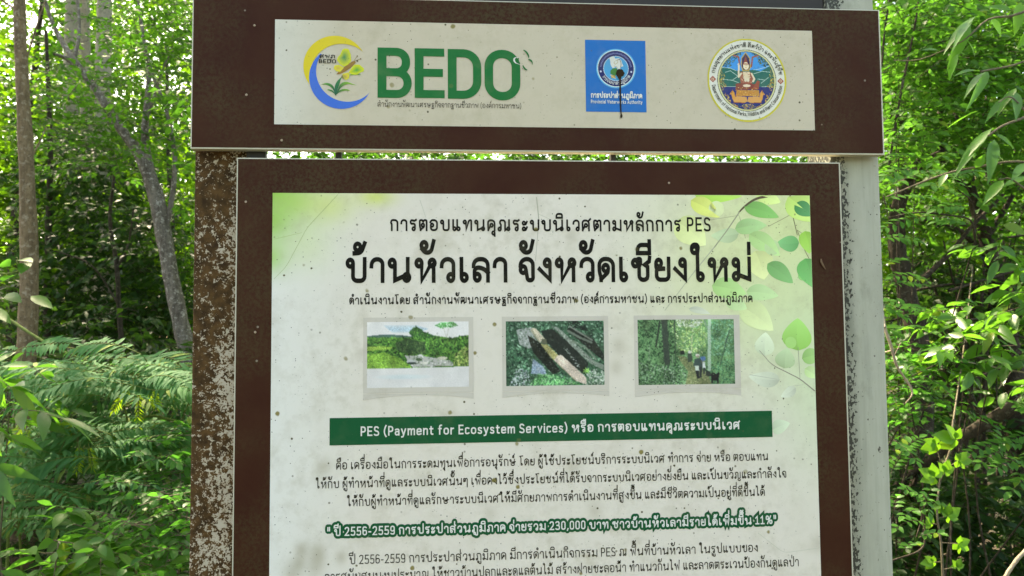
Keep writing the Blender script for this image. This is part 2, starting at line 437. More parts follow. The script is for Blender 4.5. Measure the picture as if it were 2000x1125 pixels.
def write(ink, text, x0, x1, base, xh, wt, fill=1.0, polar=None, halo=0.0, gap=.2, space=.42, square=True):
    """text between x0 and x1 (metres) on the base line; xh = height of the small letters;
    polar = (cx, cz, r0, a0, a1, inside) bends the line round a circle; halo widens every stroke"""
    items, adv = layout(text, wt, gap, space)
    if polar:
        cx, cz, rad, a0, a1 = polar
        sx = abs(a1 - a0) * rad / adv
    else:
        sx = (x1 - x0) / adv
    r = (.05 + .45 * wt)
    ww = wt + halo

    def place(P):
        P = np.asarray(P, float)
        X = P[:, 0] * sx; Z = P[:, 1] * xh
        if polar:
            sgn = 1 if a1 > a0 else -1      # a1>a0: runs anticlockwise, letters stand towards the middle
            ang = a0 + sgn * X / rad
            rr = rad + (-Z if sgn > 0 else Z)
            return np.c_[cx + rr * np.cos(ang), cz + rr * np.sin(ang)]
        return np.c_[x0 + X, base + Z]
    ky = lambda y: np.where(np.asarray(y) > 1, 1 - wt / 2 + (np.asarray(y) - 1), wt / 2 + np.asarray(y) * (1 - wt))
    asp = sx / xh

    for rings, strokes, dx, dy in items:
        att = []
        for q in rings:
            if q[0] == 'c': cx_, cy_, r_ = 0.0, 0.0, q[1]
            else:
                d = DIRS[q[2]]; r_ = r; cx_, cy_ = q[0] + d[0] * r_, q[1] + d[1] * r_ ; att.append((q[0], q[1]))
            cc = np.array([wt / 2 + cx_ + dx, ky(cy_ + dy)])
            if halo:
                ink.ring(cc, (r_ + ww / 2) / 2, r_ + ww / 2, place)
            else:
                ink.ring(cc, r_, wt, place)
        for st in strokes:
            P = roundpoly(st)
            Q = np.c_[wt / 2 + P[:, 0] + dx, ky(P[:, 1] + dy)]
            c0 = not any(abs(st[0][0] - a) + abs(st[0][1] - b) < 1e-6 for a, b in att)
            c1 = not any(abs(st[-1][0] - a) + abs(st[-1][1] - b) < 1e-6 for a, b in att)
            if halo:
                ink.stroke(Q, ww, False, False, place)
                for e in (Q[0], Q[-1]): ink.ring(e, ww / 4, ww / 2, place, 10)
                for p, q in zip(st[1:-1], range(1, len(st) - 1)):
                    if len(p) < 3:
                        ink.ring(np.array([wt / 2 + p[0] + dx, ky(p[1] + dy)]), ww / 4, ww / 2, place, 10)
            else:
                ink.stroke(Q, wt, c0, c1, place)
# ------------------------------------------------------------------ printed pictures: painted point by point on a fine grid
class Canvas:
    def __init__(s, w, h, col):
        s.w, s.h = w, h; s.a = np.zeros((h, w, 3)); s.a[:] = col
        s.X, s.Y = np.meshgrid((np.arange(w) + .5), (np.arange(h) + .5))

    def ellipse(s, cx, cy, rx, ry, col, rot=0.0, alpha=1.0):
        m = int(max(rx, ry)) + 2
        x0, x1, y0, y1 = max(int(cx) - m, 0), min(int(cx) + m + 1, s.w), max(int(cy) - m, 0), min(int(cy) + m + 1, s.h)
        if x0 >= x1 or y0 >= y1: return
        X, Y = s.X[y0:y1, x0:x1] - cx, s.Y[y0:y1, x0:x1] - cy
        c, q = math.cos(rot), math.sin(rot)
        d = ((X * c + Y * q) / rx) ** 2 + ((-X * q + Y * c) / ry) ** 2
        k = (d < 1) * alpha
        s.a[y0:y1, x0:x1] = s.a[y0:y1, x0:x1] * (1 - k[..., None]) + np.array(col) * k[..., None]

    def inside(s, pts):
        P = np.asarray(pts, float); m = np.zeros((s.h, s.w), bool); n = len(P)
        for i in range(n):
            (xa, ya), (xb, yb) = P[i], P[(i + 1) % n]
            if ya == yb: continue
            t = (s.Y - ya) / (yb - ya)
            m ^= ((s.Y >= min(ya, yb)) & (s.Y < max(ya, yb)) & (s.X < xa + t * (xb - xa)))
        return m

    def poly(s, pts, col, alpha=1.0):
        m = s.inside(pts); s.a[m] = s.a[m] * (1 - alpha) + np.array(col) * alpha; return m

    def line(s, pts, w, col, alpha=1.0):
        for (xa, ya), (xb, yb) in zip(pts[:-1], pts[1:]):
            dx, dy = xb - xa, yb - ya; L = dx * dx + dy * dy + 1e-9
            t = np.clip(((s.X - xa) * dx + (s.Y - ya) * dy) / L, 0, 1)
            d = np.hypot(s.X - xa - t * dx, s.Y - ya - t * dy)
            m = d < w / 2
            s.a[m] = s.a[m] * (1 - alpha) + np.array(col) * alpha

    def dabs(s, region, n, cols, r0, r1, seed, aspect=.5, alpha=.85):
        """scatter n leaf-like dabs inside region (a mask or a box)"""
        g = random.Random(seed)
        if isinstance(region, tuple):
            x0, y0, x1, y1 = region; pts = [(g.uniform(x0, x1), g.uniform(y0, y1)) for _ in range(n)]
        else:
            ys, xs = np.nonzero(region)
            if len(xs) == 0: return
            pts = [(xs[k] + g.random(), ys[k] + g.random()) for k in (g.randrange(len(xs)) for _ in range(n))]
        for x, y in pts:
            r = g.uniform(r0, r1); c = np.array(g.choice(cols)) * g.uniform(.8, 1.2)
            s.ellipse(x, y, r, r * aspect, np.clip(c, 0, 255), g.uniform(0, 3.14), alpha)

    def build(s, name, x0, x1, z0, z1, y, mat, parent, gain, mask=None, soft=0):
        """picture as a mesh sheet, x0..x1 by z0..z1"""
        w_, h_ = s.w, s.h
        if soft:
            for _ in range(soft):
                q = np.pad(s.a, ((1, 1), (1, 1), (0, 0)), 'edge')
                s.a = (q[1:-1, 1:-1] * 2 + q[:-2, 1:-1] + q[2:, 1:-1] + q[1:-1, :-2] + q[1:-1, 2:]) / 6
            g_ = np.random.default_rng(3)
            sat = np.clip((s.a.max(2, keepdims=True) - s.a.min(2, keepdims=True)) / 50, 0, 1)
            lo = g_.normal(size=(9, 13)); yi = np.linspace(0, 7.99, h_); xi = np.linspace(0, 11.99, w_)
            y0, x0_ = yi.astype(int), xi.astype(int); fy_, fx_ = (yi - y0)[:, None], (xi - x0_)[None]
            lf = (lo[y0][:, x0_] * (1 - fx_) + lo[y0][:, x0_ + 1] * fx_) * (1 - fy_) + (lo[y0 + 1][:, x0_] * (1 - fx_) + lo[y0 + 1][:, x0_ + 1] * fx_) * fy_
            s.a = s.a * (1 + sat * (.10 * g_.normal(size=(h_, w_, 1)) + .13 * lf[..., None]))
            grey = s.a.mean(2, keepdims=True); s.a = grey + (s.a - grey) * .80
        xs = np.linspace(x0, x1, w_); zs = np.linspace(z1, z0, h_)
        XX, ZZ = np.meshgrid(xs, zs)
        V = np.c_[XX.ravel(), np.full(w_ * h_, y), ZZ.ravel()]
        i = np.arange((w_ - 1) * (h_ - 1)); r_, c_ = i // (w_ - 1), i % (w_ - 1)
        a = r_ * w_ + c_
        F = np.c_[a, a + w_, a + w_ + 1, a + 1]
        if mask is not None: F = F[mask[:-1, :-1].ravel()]
        me = mesh_np(V, F)
        c = np.clip(s.a, 0, 255) / 255
        L = np.where(c <= .04045, c / 12.92, ((c + .055) / 1.055) ** 2.4) * gain
        set_colors(me, np.clip(L.reshape(-1, 3), 0, .9))
        return link(name, me, mat, parent)


# ------------------------------------------------------------------ materials of the board
PAPER = 0.80          # how white the print film is


def dirt_on(n, base, co, amount=1.0):
    amount *= 1.35
    """fly specks, algae and grime on the board's face"""
    big = n.noise(co, 5, 3, .6)
    mid = n.noise(co, 26, 5, .65)
    fine = n.noise(co, 330, 3, .55)
    grime = n.ramp(mid, .46, .74)
    f = n.math('MULTIPLY', grime, n.math('MULTIPLY', n.ramp(big, .35, .7), .42 * amount))
    base = n.mix(f, base, (.33, .29, .17))
    # fine mildew speckle
    f2 = n.math('MULTIPLY', n.ramp(fine, .66, .74), n.math('MULTIPLY', n.ramp(n.noise(co, 9, 4, .7), .42, .66), .55 * amount))
    base = n.mix(f2, base, (.20, .18, .11))
    for sc, th, col, dens in ((150, .10, (.05, .045, .03), .74), (62, .095, (.10, .085, .04), .80), (26, .085, (.24, .2, .07), .70)):
        v = n.n('TexVoronoi', feature='F1'); v.inputs['Scale'].default_value = sc; v.inputs['Randomness'].default_value = 1
        n.l(co, v.inputs['Vector'])
        dist = n.math('ADD', v.outputs['Distance'], n.math('MULTIPLY', n.math('SUBTRACT', n.noise(co, sc * 3, 2), .5), .12))
        spot = n.ramp(dist, th, th + .05, (1, 1, 1, 1), (0, 0, 0, 1))
        sep = n.n('SeparateColor'); n.l(v.outputs['Color'], sep.inputs[0])
        pick = n.ramp(sep.outputs[0], dens, dens + .01)
        pick = n.math('MULTIPLY', pick, n.ramp(n.noise(co, 7, 3, .6), .38, .55))
        base = n.mix(n.math('MULTIPLY', n.math('MULTIPLY', spot, pick), .8 * amount), base, col)
    return base


def film(name, col=None, vcol=False, dirt=1.0, rough=.34, spec=.22):
    n = NT(name); co = n.coord()
    if vcol:
        a = n.n('VertexColor'); a.layer_name = 'Col'; base = a.outputs[0]
    else:
        base = n.mix(0.0, (*col, 1), (*col, 1))
    base = dirt_on(n, base, co, dirt) if dirt > 0 else base
    n.l(base, n.b.inputs['Base Color'])
    rv = n.noise(co, 40, 4, .6)
    n.l(n.ramp(rv, .3, .7, (rough - .08,) * 3 + (1,), (rough + .12,) * 3 + (1,)), n.b.inputs['Roughness'])
    n.b.inputs['Specular IOR Level'].default_value = spec
    bp = n.noise(co, 300, 2, .6)
    n.bump(bp, .12, .0006)
    return n.m


M = {}
M['paper'] = film('print_film', vcol=True, dirt=1.0, rough=.30)
M['ink'] = film('black_print', (.008, .007, .005), dirt=.3, spec=.08)
M['ink_soft'] = film('dark_print', (.020, .016, .008), dirt=.45, spec=.12)
M['art'] = film('colour_print', vcol=True, dirt=.5)
M['picture'] = film('picture_print', vcol=True, dirt=.25)
M['bandgreen'] = film('green_print', (.003, .088, .032), dirt=.35, spec=.08)
M['logogreen'] = film('logo_green_print', (.004, .15, .038), dirt=.35, spec=.1)
M['white_ink'] = film('white_print', (.70, .70, .64), dirt=.5)
M['blue'] = film('blue_print', (.006, .15, .46), dirt=.3, spec=.1)
M['yellow'] = film('yellow_print', (.56, .45, .012), dirt=.3)
M['deepblue'] = film('deep_blue_print', (.020, .095, .48), dirt=.3)


def brown_film():
    n = NT('brown_film'); co = n.coord()
    b = n.mix(n.ramp(n.noise(co, 9, 5, .65), .35, .7), (.042, .0128, .0072), (.055, .021, .0105))
    v = n.noise(co, 4, 4, .6)
    alg = n.math('MULTIPLY', n.ramp(v, .42, .66), n.ramp(n.noise(co, 140, 4, .7), .40, .62))
    b = n.mix(n.math('MULTIPLY', alg, .5), b, (.078, .075, .032))
    vo = n.n('TexVoronoi'); vo.inputs['Scale'].default_value = 34; n.l(co, vo.inputs['Vector'])
    sep = n.n('SeparateColor'); n.l(vo.outputs['Color'], sep.inputs[0])
    sp = n.math('MULTIPLY', n.ramp(vo.outputs['Distance'], .05, .085, (1, 1, 1, 1), (0, 0, 0, 1)), n.ramp(sep.outputs[0], .86, .87))
    b = n.mix(n.math('MULTIPLY', sp, .6), b, (.32, .27, .2))
    n.l(b, n.b.inputs['Base Color'])
    n.l(n.ramp(n.noise(co, 60, 4, .6), .3, .7, (.36,) * 3 + (1,), (.52,) * 3 + (1,)), n.b.inputs['Roughness'])
    n.b.inputs['Specular IOR Level'].default_value = .07
    n.bump(n.noise(co, 420, 2), .10, .0005)
    return n.m


M['brown'] = brown_film()
M['alu'] = plain('panel_edge', (.50, .47, .36), .45, .5)
M['steel_dark'] = plain('dark_steel', (.020, .016, .013), .6, .4)
M['rivet'] = plain('tan_rivet', (.36, .27, .18), .6, .4)
M['mud'] = plain('mud', (.035, .024, .014), .95, .1)


def post_mat(rusty):
    n = NT('rusted_post_paint' if rusty else 'grey_post_paint'); co = n.coord()
    tc = n.n('TexCoord'); sep = n.n('SeparateXYZ'); n.l(tc.outputs['Object'], sep.inputs[0])
    x, z = sep.outputs[0], sep.outputs[2]
    if rusty:
        paint = n.mix(n.ramp(n.noise(co, 14, 4), .3, .7), (.38, .33, .25), (.49, .44, .35))
        # heavier rust along the outer edge, at the top under the cap and in long patches
        edge = n.math('SUBTRACT', 1.0, n.math('DIVIDE', n.math('ADD', x, .478), .1))
        top = n.ramp(z, 1.70, 1.89)
        patch = n.noise(n.coord((1, 1, .55)), 16, 3, .6)
        m = n.math('ADD', n.math('MULTIPLY', edge, .10), n.math('MULTIPLY', top, .20))
        m = n.math('ADD', m, n.math('MULTIPLY', patch, .42))
        fine = n.math('ADD', n.math('MULTIPLY', n.noise(co, 105, 4, .65, .4), .58), n.math('MULTIPLY', n.noise(co, 310, 3, .6), .42))
        fine = n.math('ADD', n.math('MULTIPLY', n.math('SUBTRACT', fine, .5), 1.5), .5)
        s_ = n.math('ADD', m, n.math('MULTIPLY', fine, .95))
        rust = n.ramp(s_, .672, .705)
        halo = n.ramp(s_, .60, .70)
        rc = n.mix(n.ramp(n.noise(co, 60, 4), .35, .65), (.036, .020, .008), (.105, .056, .020))
        rc = n.mix(top, rc, (.018, .012, .009))
        b = n.mix(n.math('MULTIPLY', halo, .55), paint, (.33, .22, .11))
        b = n.mix(rust, b, rc)
        n.l(b, n.b.inputs['Base Color'])
        n.b.inputs['Roughness'].default_value = .8; n.b.inputs['Specular IOR Level'].default_value = .12
        n.bump(n.math('SUBTRACT', 1.0, rust), .5, .0008)
    else:
        paint = n.mix(n.ramp(n.noise(n.coord((1, 1, .4)), 10, 5, .6), .35, .7), (.35, .355, .28), (.47, .475, .38))
        streak = n.ramp(n.noise(n.coord((60, 60, 4)), 1, 4, .6), .45, .75)
        b = n.mix(n.math('MULTIPLY', streak, .5), paint, (.22, .235, .18))
        b = n.mix(n.math('MULTIPLY', n.ramp(n.noise(n.coord((1, 1, .6)), 23, 5, .7), .55, .75), .55), b, (.20, .21, .15))
        edge = n.ramp(x, .753, .779, (1, 1, 1, 1), (0, 0, 0, 1))  # panel-gap shadow and grime painted together along the inner edge
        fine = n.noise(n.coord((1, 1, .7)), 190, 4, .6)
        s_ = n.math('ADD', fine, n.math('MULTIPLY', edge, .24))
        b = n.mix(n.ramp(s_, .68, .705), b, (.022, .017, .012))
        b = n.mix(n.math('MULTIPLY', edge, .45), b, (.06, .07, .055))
        vo = n.n('TexVoronoi'); vo.inputs['Scale'].default_value = 48; n.l(n.coord((1, 1, .5)), vo.inputs['Vector'])
        sp2 = n.n('SeparateColor'); n.l(vo.outputs['Color'], sp2.inputs[0])
        d2 = n.math('ADD', vo.outputs['Distance'], n.math('MULTIPLY', n.math('SUBTRACT', n.noise(co, 260, 3), .5), .5))
        sp = n.math('MULTIPLY', n.ramp(d2, .08, .12, (1, 1, 1, 1), (0, 0, 0, 1)), n.ramp(sp2.outputs[0], .84, .85))
        b = n.mix(n.math('MULTIPLY', sp, .9), b, (.03, .022, .014))
        n.l(b, n.b.inputs['Base Color'])
        n.b.inputs['Roughness'].default_value = .5; n.b.inputs['Specular IOR Level'].default_value = .25
        n.bump(n.noise(co, 90, 4), .15, .0008)
    return n.m


M['post_rust'] = post_mat(True)
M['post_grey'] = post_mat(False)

# ------------------------------------------------------------------ the information board
ZC = 1.55
RX = .177
board = empty('information_board', (RX, .05, 0))
tag(board, 'tall brown forest information board with white printed posters between two steel posts', 'information board')


def bpart(o):
    o.matrix_parent_inverse = Matrix.Translation((-RX, -.05, 0)); return o


def post(x0, x1, mat, label):
    o = bpart(box('post', x0, x1, .030, .130, -.3, ZC + .86, mat, board, .004)); o['label'] = label; return o


post(-.478, -.378, M['post_rust'], 'post with flaking paint and heavy brown rust')
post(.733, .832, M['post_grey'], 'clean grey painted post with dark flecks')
bpart(box('crossbar', -.3775, .7325, .036, .086, ZC + .626, ZC + .676, M['steel_dark'], board, .002))
bpart(box('crossbar', -.3775, .7325, .036, .086, ZC - .60, ZC - .55, M['steel_dark'], board, .002))
for bx, bw in ((-.365, .034), (-.216, .011), (.30, .010)):
    bpart(box('bracket', bx - bw / 2, bx + bw / 2, .0185, .0335, ZC + .20, ZC + .50, M['steel_dark'], board, .001))


def panel(name, x0, x1, z0, z1):
    p = bpart(box(name, x0, x1, 0, .018, z0, z1, M['alu'], board, .0008))
    V = [(x0 + .0025, -.0006, z0 + .003), (x1 - .0032, -.0006, z0 + .003), (x1 - .0032, -.0006, z1 - .0022), (x0 + .0025, -.0006, z1 - .0022)]
    me = bpy.data.meshes.new('f'); me.from_pydata(V, [], [(0, 1, 2, 3)]); me.update()
    link('brown_facing', me, M['brown'], p)
    return p


head = panel('header_panel', -.476, .826, ZC + .331, ZC + .617)
main = panel('main_panel', -.394, .7365, ZC - 1.02, ZC + .3155)
mm = lambda p: (p[0] / 1000, ZC + p[1] / 1000)


def sheet(name, x0, x1, z0, z1, nx, nz, fn, parent):
    """white print film with its colour (print, stains, painted sky light) at each point"""
    xs, zs = np.linspace(x0, x1, nx), np.linspace(z0, z1, nz)
    XX, ZZ = np.meshgrid(xs, zs)
    V = np.c_[XX.ravel(), np.full(XX.size, -.0012), ZZ.ravel()]
    i = np.arange((nx - 1) * (nz - 1)); r_, c_ = i // (nx - 1), i % (nx - 1); a = r_ * nx + c_
    me = mesh_np(V, np.c_[a, a + 1, a + nx + 1, a + nx])
    set_colors(me, fn(XX.ravel(), ZZ.ravel() - ZC))
    return link(name, me, M['paper'], parent)


def tint_head(x, z):
    c = np.empty((len(x), 3)); c[:] = np.array([.555, .485, .36])
    t = np.clip((-.20 - x) / .13, 0, 1)[:, None]; c = c * (1 - t) + np.array([.62, .60, .51]) * t  # left end paler: reflected sky light painted into the colour
    return c


def tint_main(x, z):
    c = np.empty((len(x), 3)); c[:] = np.array([.71, .655, .565])
    def blob(cx, cz, rx, rz, col, k):
        nonlocal c
        f = (np.exp(-((x - cx) / rx) ** 2 - ((z - cz) / rz) ** 2) * k)[:, None]
        c = c * (1 - f) + np.array(lin(col)) * f
    t = np.clip((-.16 - x) / .16, 0, 1)[:, None]; c = c * (1 - t) + np.array([.73, .72, .66]) * t  # sky reflection on the left side put into the film's colour
    blob(.67, .22, .22, .20, (206, 222, 150), .85); blob(.52, .12, .15, .14, (214, 220, 160), .6)
    blob(.60, .02, .16, .12, (205, 222, 165), .45); blob(.69, -.10, .10, .16, (196, 222, 170), .5)
    blob(-.335, .255, .065, .035, (132, 190, 60), 1); blob(-.335, .20, .05, .045, (140, 196, 75), .95)
    blob(-.29, .235, .055, .035, (158, 200, 90), .8); blob(-.335, .135, .032, .030, (150, 200, 95), .85)
    blob(-.23, .23, .05, .035, (205, 215, 130), .75); blob(-.145, .245, .035, .018, (200, 212, 95), .8)
    blob(-.27, .16, .05, .05, (198, 214, 150), .5)
    for cx, cz, r_, k_ in ((-.274, -.385, .012, .5), (-.245, -.392, .014, .45), (-.278, -.408, .012, .45), (-.25, -.415, .016, .4), (-.205, -.40, .010, .4), (-.29, -.425, .016, .4), (.30, -.03, .013, .3), (.295, -.07, .012, .3), (-.235, -.24, .014, .35), (.21, -.25, .014, .35), (.25, -.33, .012, .3), (.06, -.33, .012, .25), (.67, -.40, .014, .3), (.215, .175, .012, .3), (-.03, .16, .02, .2)):
        blob(cx, cz, r_, r_ * 1.2, (140, 130, 96), k_)
    return c


sheet('header_sheet', -.328, .688, ZC + .3772, ZC + .572, 80, 16, tint_head, head)
sheet('poster_sheet', -.3295, .6735, ZC - .95, ZC + .2513, 230, 270, tint_main, main)

# ---- writing
YI = -.0017
T_SUB = "สำนักงานพัฒนาเศรษฐกิจจากฐานชีวภาพ (องค์การมหาชน)"


def lettering(name, lines, mat, parent, y=YI):
    k = Ink()
    for a, kw in lines: write(k, *a, **kw)
    return link(name, k.mesh(y), mat, parent)


z_ = lambda v: ZC + v / 1000
lettering('heading', [(("การตอบแทนคุณระบบนิเวศตามหลักการ PES", -.119, .479, z_(182), .0222, .175), {}),
                      (("บ้านหัวเลา จังหวัดเชียงใหม่", -.199, .555, z_(87.2), .0475, .178), dict(gap=.14, space=.4)),
                      (("ดำเนินงานโดย " + T_SUB + " และ การประปาส่วนภูมิภาค", -.192, .556, z_(48.4), .0128, .17), {})], M['ink'], main)
lettering('paragraph', [
    (("คือ เครื่องมือในการระดมทุนเพื่อการอนุรักษ์ โดย ผู้ใช้ประโยชน์บริการระบบนิเวศ ทำการ จ่าย หรือ ตอบแทน", -.214, .578, z_(-246), .0128, .14), {}),
    (("ให้กับ ผู้ทำหน้าที่ดูแลระบบนิเวศนั้นๆ เพื่อคงไว้ซึ่งประโยชน์ที่ได้รับจากระบบนิเวศอย่างยั่งยืน และเป็นขวัญและกำลังใจ", -.250, .612, z_(-278.5), .0128, .14), {}),
    (("ให้กับผู้ทำหน้าที่ดูแลรักษาระบบนิเวศให้มีศักยภาพการดำเนินงานที่สูงขึ้น และมีชีวิตความเป็นอยู่ที่ดีขึ้นได้", -.195, .570, z_(-311), .0128, .14), {}),
    (("ปี 2556-2559 การประปาส่วนภูมิภาค มีการดำเนินกิจกรรม PES ณ พื้นที่บ้านหัวเลา ในรูปแบบของ", -.190, .554, z_(-412.5), .0132, .132), {}),
    (("การสนับสนุนงบประมาณ ให้ชาวบ้านปลูกและดูแลต้นไม้ สร้างฝายชะลอน้ำ ทำแนวกันไฟ และลาดตระเวนป้องกันดูแลป่า", -.233, .631, z_(-441), .0132, .132), {})],
    M['ink_soft'], main)

k = Ink(); k.strip(np.array([[-.226, z_(-154.5)], [.5878, z_(-154.5)]]), np.array([[-.226, z_(-203)], [.5878, z_(-203)]]))
link('green_band', k.mesh(YI), M['bandgreen'], main)
lettering('band_lettering', [(("PES (Payment for Ecosystem Services) หรือ การตอบแทนคุณระบบนิเวศ", -.171, .526, z_(-187.5), .0142, .185), {})], M['white_ink'], main, -.0023)
T8 = "\" ปี 2556-2559 การประปาส่วนภูมิภาค จ่ายรวม 230,000 บาท ชาวบ้านหัวเลามีรายได้เพิ่มขึ้น 11%\""
lettering('green_outline', [((T8, -.229, .590, z_(-362.5), .0130, .18), dict(halo=.72))], M['bandgreen'], main)
lettering('outlined_lettering', [((T8, -.229, .590, z_(-362.5), .0130, .18), {})], M['white_ink'], main, -.0023)
lettering('subtitle', [((T_SUB, -.142, .123, z_(412), .0082, .115), {})], M['ink_soft'], head)

# ---- printed branches and leaves in the poster's corners
LEAF = [(450, 251, 542, 250, 34, (150, 200, 60)), (442, 241, 497, 209, 32, (205, 213, 95)), (413, 202, 469, 156, 53, (204, 212, 140)), (631, 249, 682, 202, 53, (178, 212, 96)), (569, 252, 616, 238, 28, (196, 218, 120)), (564, 145, 580, 91, 50, (203, 211, 138)), (533, 42, 595, -5, 46, (199, 212, 148)), (506, 54, 545, 36, 28, (170, 200, 136)), (479, 80, 545, 64, 37, (152, 196, 112)), (578, -52, 580, -8, 36, (198, 210, 176)), (533, 178, 479, 174, 26, (165, 185, 138)), (526, 187, 588, 194, 28, (140, 185, 112)), (545, 230, 612, 209, 28, (92, 165, 66)), (553, 177, 612, 136, 34, (158, 198, 118)), (650, 161, 606, 160, 29, (78, 160, 84)), (587, 121, 636, 84, 31, (88, 155, 78)), (661, 131, 675, 76, 46, (72, 160, 72)), (643, 233, 681, 213, 28, (34, 120, 54)), (662, 183, 670, 140, 32, (130, 190, 55)), (642, -43, 643, 18, 54, (128, 190, 78)), (615, -76, 621, -38, 37, (158, 182, 134)), (649, -58, 691, -51, 28, (132, 182, 96)), (545, 68, 607, 60, 29, (168, 202, 136)), (605, -97, 545, -90, 28, (184, 190, 168)), (434, 37, 475, 27, 12, (182, 186, 165)), (654, -77, 679, -95, 21, (180, 210, 140)), (635, -112, 606, -129, 18, (188, 194, 172)), (586, -191, 622, -178, 25, (184, 198, 168))]
CIRC = [(491, 225, 15, (213, 222, 168)), (597, 152, 15, (182, 206, 152)), (628, -28, 11, (160, 205, 120)), (654, 97, 8, (140, 200, 120))]
TWIG = [([(598, 251), (567, 245), (545, 230), (534, 218)], 4.98, 2.84, (85, 72, 50)), ([(536, 220), (509, 182), (485, 152)], 2.13, 1.78, (150, 150, 125)), ([(485, 152), (443, 103), (388, 34)], 1.78, 1.07, (170, 172, 148)), ([(635, 251), (638, 218), (647, 175)], 3.2, 1.07, (80, 66, 45)), ([(647, 185), (661, 145), (671, 126)], 1.07, 1.07, (110, 95, 70)), ([(638, 216), (615, 204), (591, 192)], 0.71, 0.71, (105, 95, 70)), ([(535, 213), (479, 204)], 0.57, 0.57, (130, 130, 110)), ([(535, 211), (546, 169)], 0.71, 0.5, (120, 115, 95)), ([(567, -42), (590, -69), (644, -96), (672, -119)], 1.07, 2.13, (140, 135, 120)), ([(642, -37), (644, -95)], 0.85, 0.85, (140, 140, 122)), ([(547, -87), (599, -96)], 0.71, 0.53, (160, 160, 145)), ([(621, -110), (650, -107)], 0.53, 0.53, (170, 168, 155)), ([(647, 185), (671, 169)], 0.71, 0.53, (105, 90, 60)),
        ([(-213, 249), (-268, 188), (-304, 118), (-326, 95)], .8, .6, (150, 165, 110)), ([(-327, 167), (-277, 179)], .6, .5, (150, 170, 110)), ([(150, 246), (154, 203), (147, 127)], 1.6, 1.0, (165, 163, 145)), ([(-65, 240), (-54, 207)], 1, .7, (180, 178, 162)), ([(555, -378), (603, -416), (671, -409)], .6, .5, (176, 178, 160)), ([(152, 215), (185, 200)], .7, .5, (172, 170, 152)), ([(390, -70), (420, -98)], .5, .4, (165, 160, 140))]
ink = Ink(); cols = []
GAIN = 1.12


def colour_last(nv, a, b=None):
    """colour of the vertices just added (a along one end, b along the other)"""
    la = np.array(lin(a)) * GAIN; lb = la if b is None else np.array(lin(b)) * GAIN
    t = np.repeat(np.linspace(0, 1, nv // 2), 2)[:, None]
    cols.append(la * (1 - t) + lb * t)


def print_leaf(x0, z0, x1, z1, wd, col):
    A, B = np.array(mm((x0, z0))), np.array(mm((x1, z1)))
    d = B - A; L = np.linalg.norm(d); d /= L; nn = np.array([-d[1], d[0]])
    t = np.linspace(0, 1, 15)
    prof = np.sin(np.pi * t ** .8) ** .75 * (1 - .25 * t) * wd / 1000 / 1.7
    prof[-1] = prof[0] = 0
    mid = A + np.outer(t, d) * L + np.outer(np.sin(np.pi * t) * L * .04, nn)
    lite = tuple(min(255, v + 26) for v in col); dark = tuple(v * .93 for v in col)
    for sgn, c0, c1 in ((1, dark, lite), (-1, col, lite)):
        e = mid + nn * (prof * sgn)[:, None]
        clip = lambda P: np.c_[np.clip(P[:, 0], -.329, .673), np.clip(P[:, 1], ZC - .94, ZC + .251)]
        ink.strip(clip(mid), clip(e)); colour_last(30, c0, c1)


for q in LEAF: print_leaf(*q[:5], tuple(v * .84 + p_ * .16 for v, p_ in zip(q[5], (206, 210, 186))))
for x, z, r, c in CIRC:
    a = np.linspace(0, 2 * math.pi, 21); P = np.array(mm((x, z))) + np.c_[np.cos(a), np.sin(a)] * r / 1000
    ink.strip(np.repeat(np.array([mm((x, z))]), 21, 0), P); colour_last(42, c)
for pts, a, b, c in TWIG:
    P = np.array([mm(p) for p in pts]); P = roundpoly([(p[0], p[1], .01) for p in P])
    ink.stroke(P, a / 1000, False, False, taper=(a / 1000, b / 1000)); colour_last(2 * len(P), c)
me = ink.mesh(-.0014); set_colors(me, np.vstack(cols)); link('printed_foliage', me, M['art'], main)

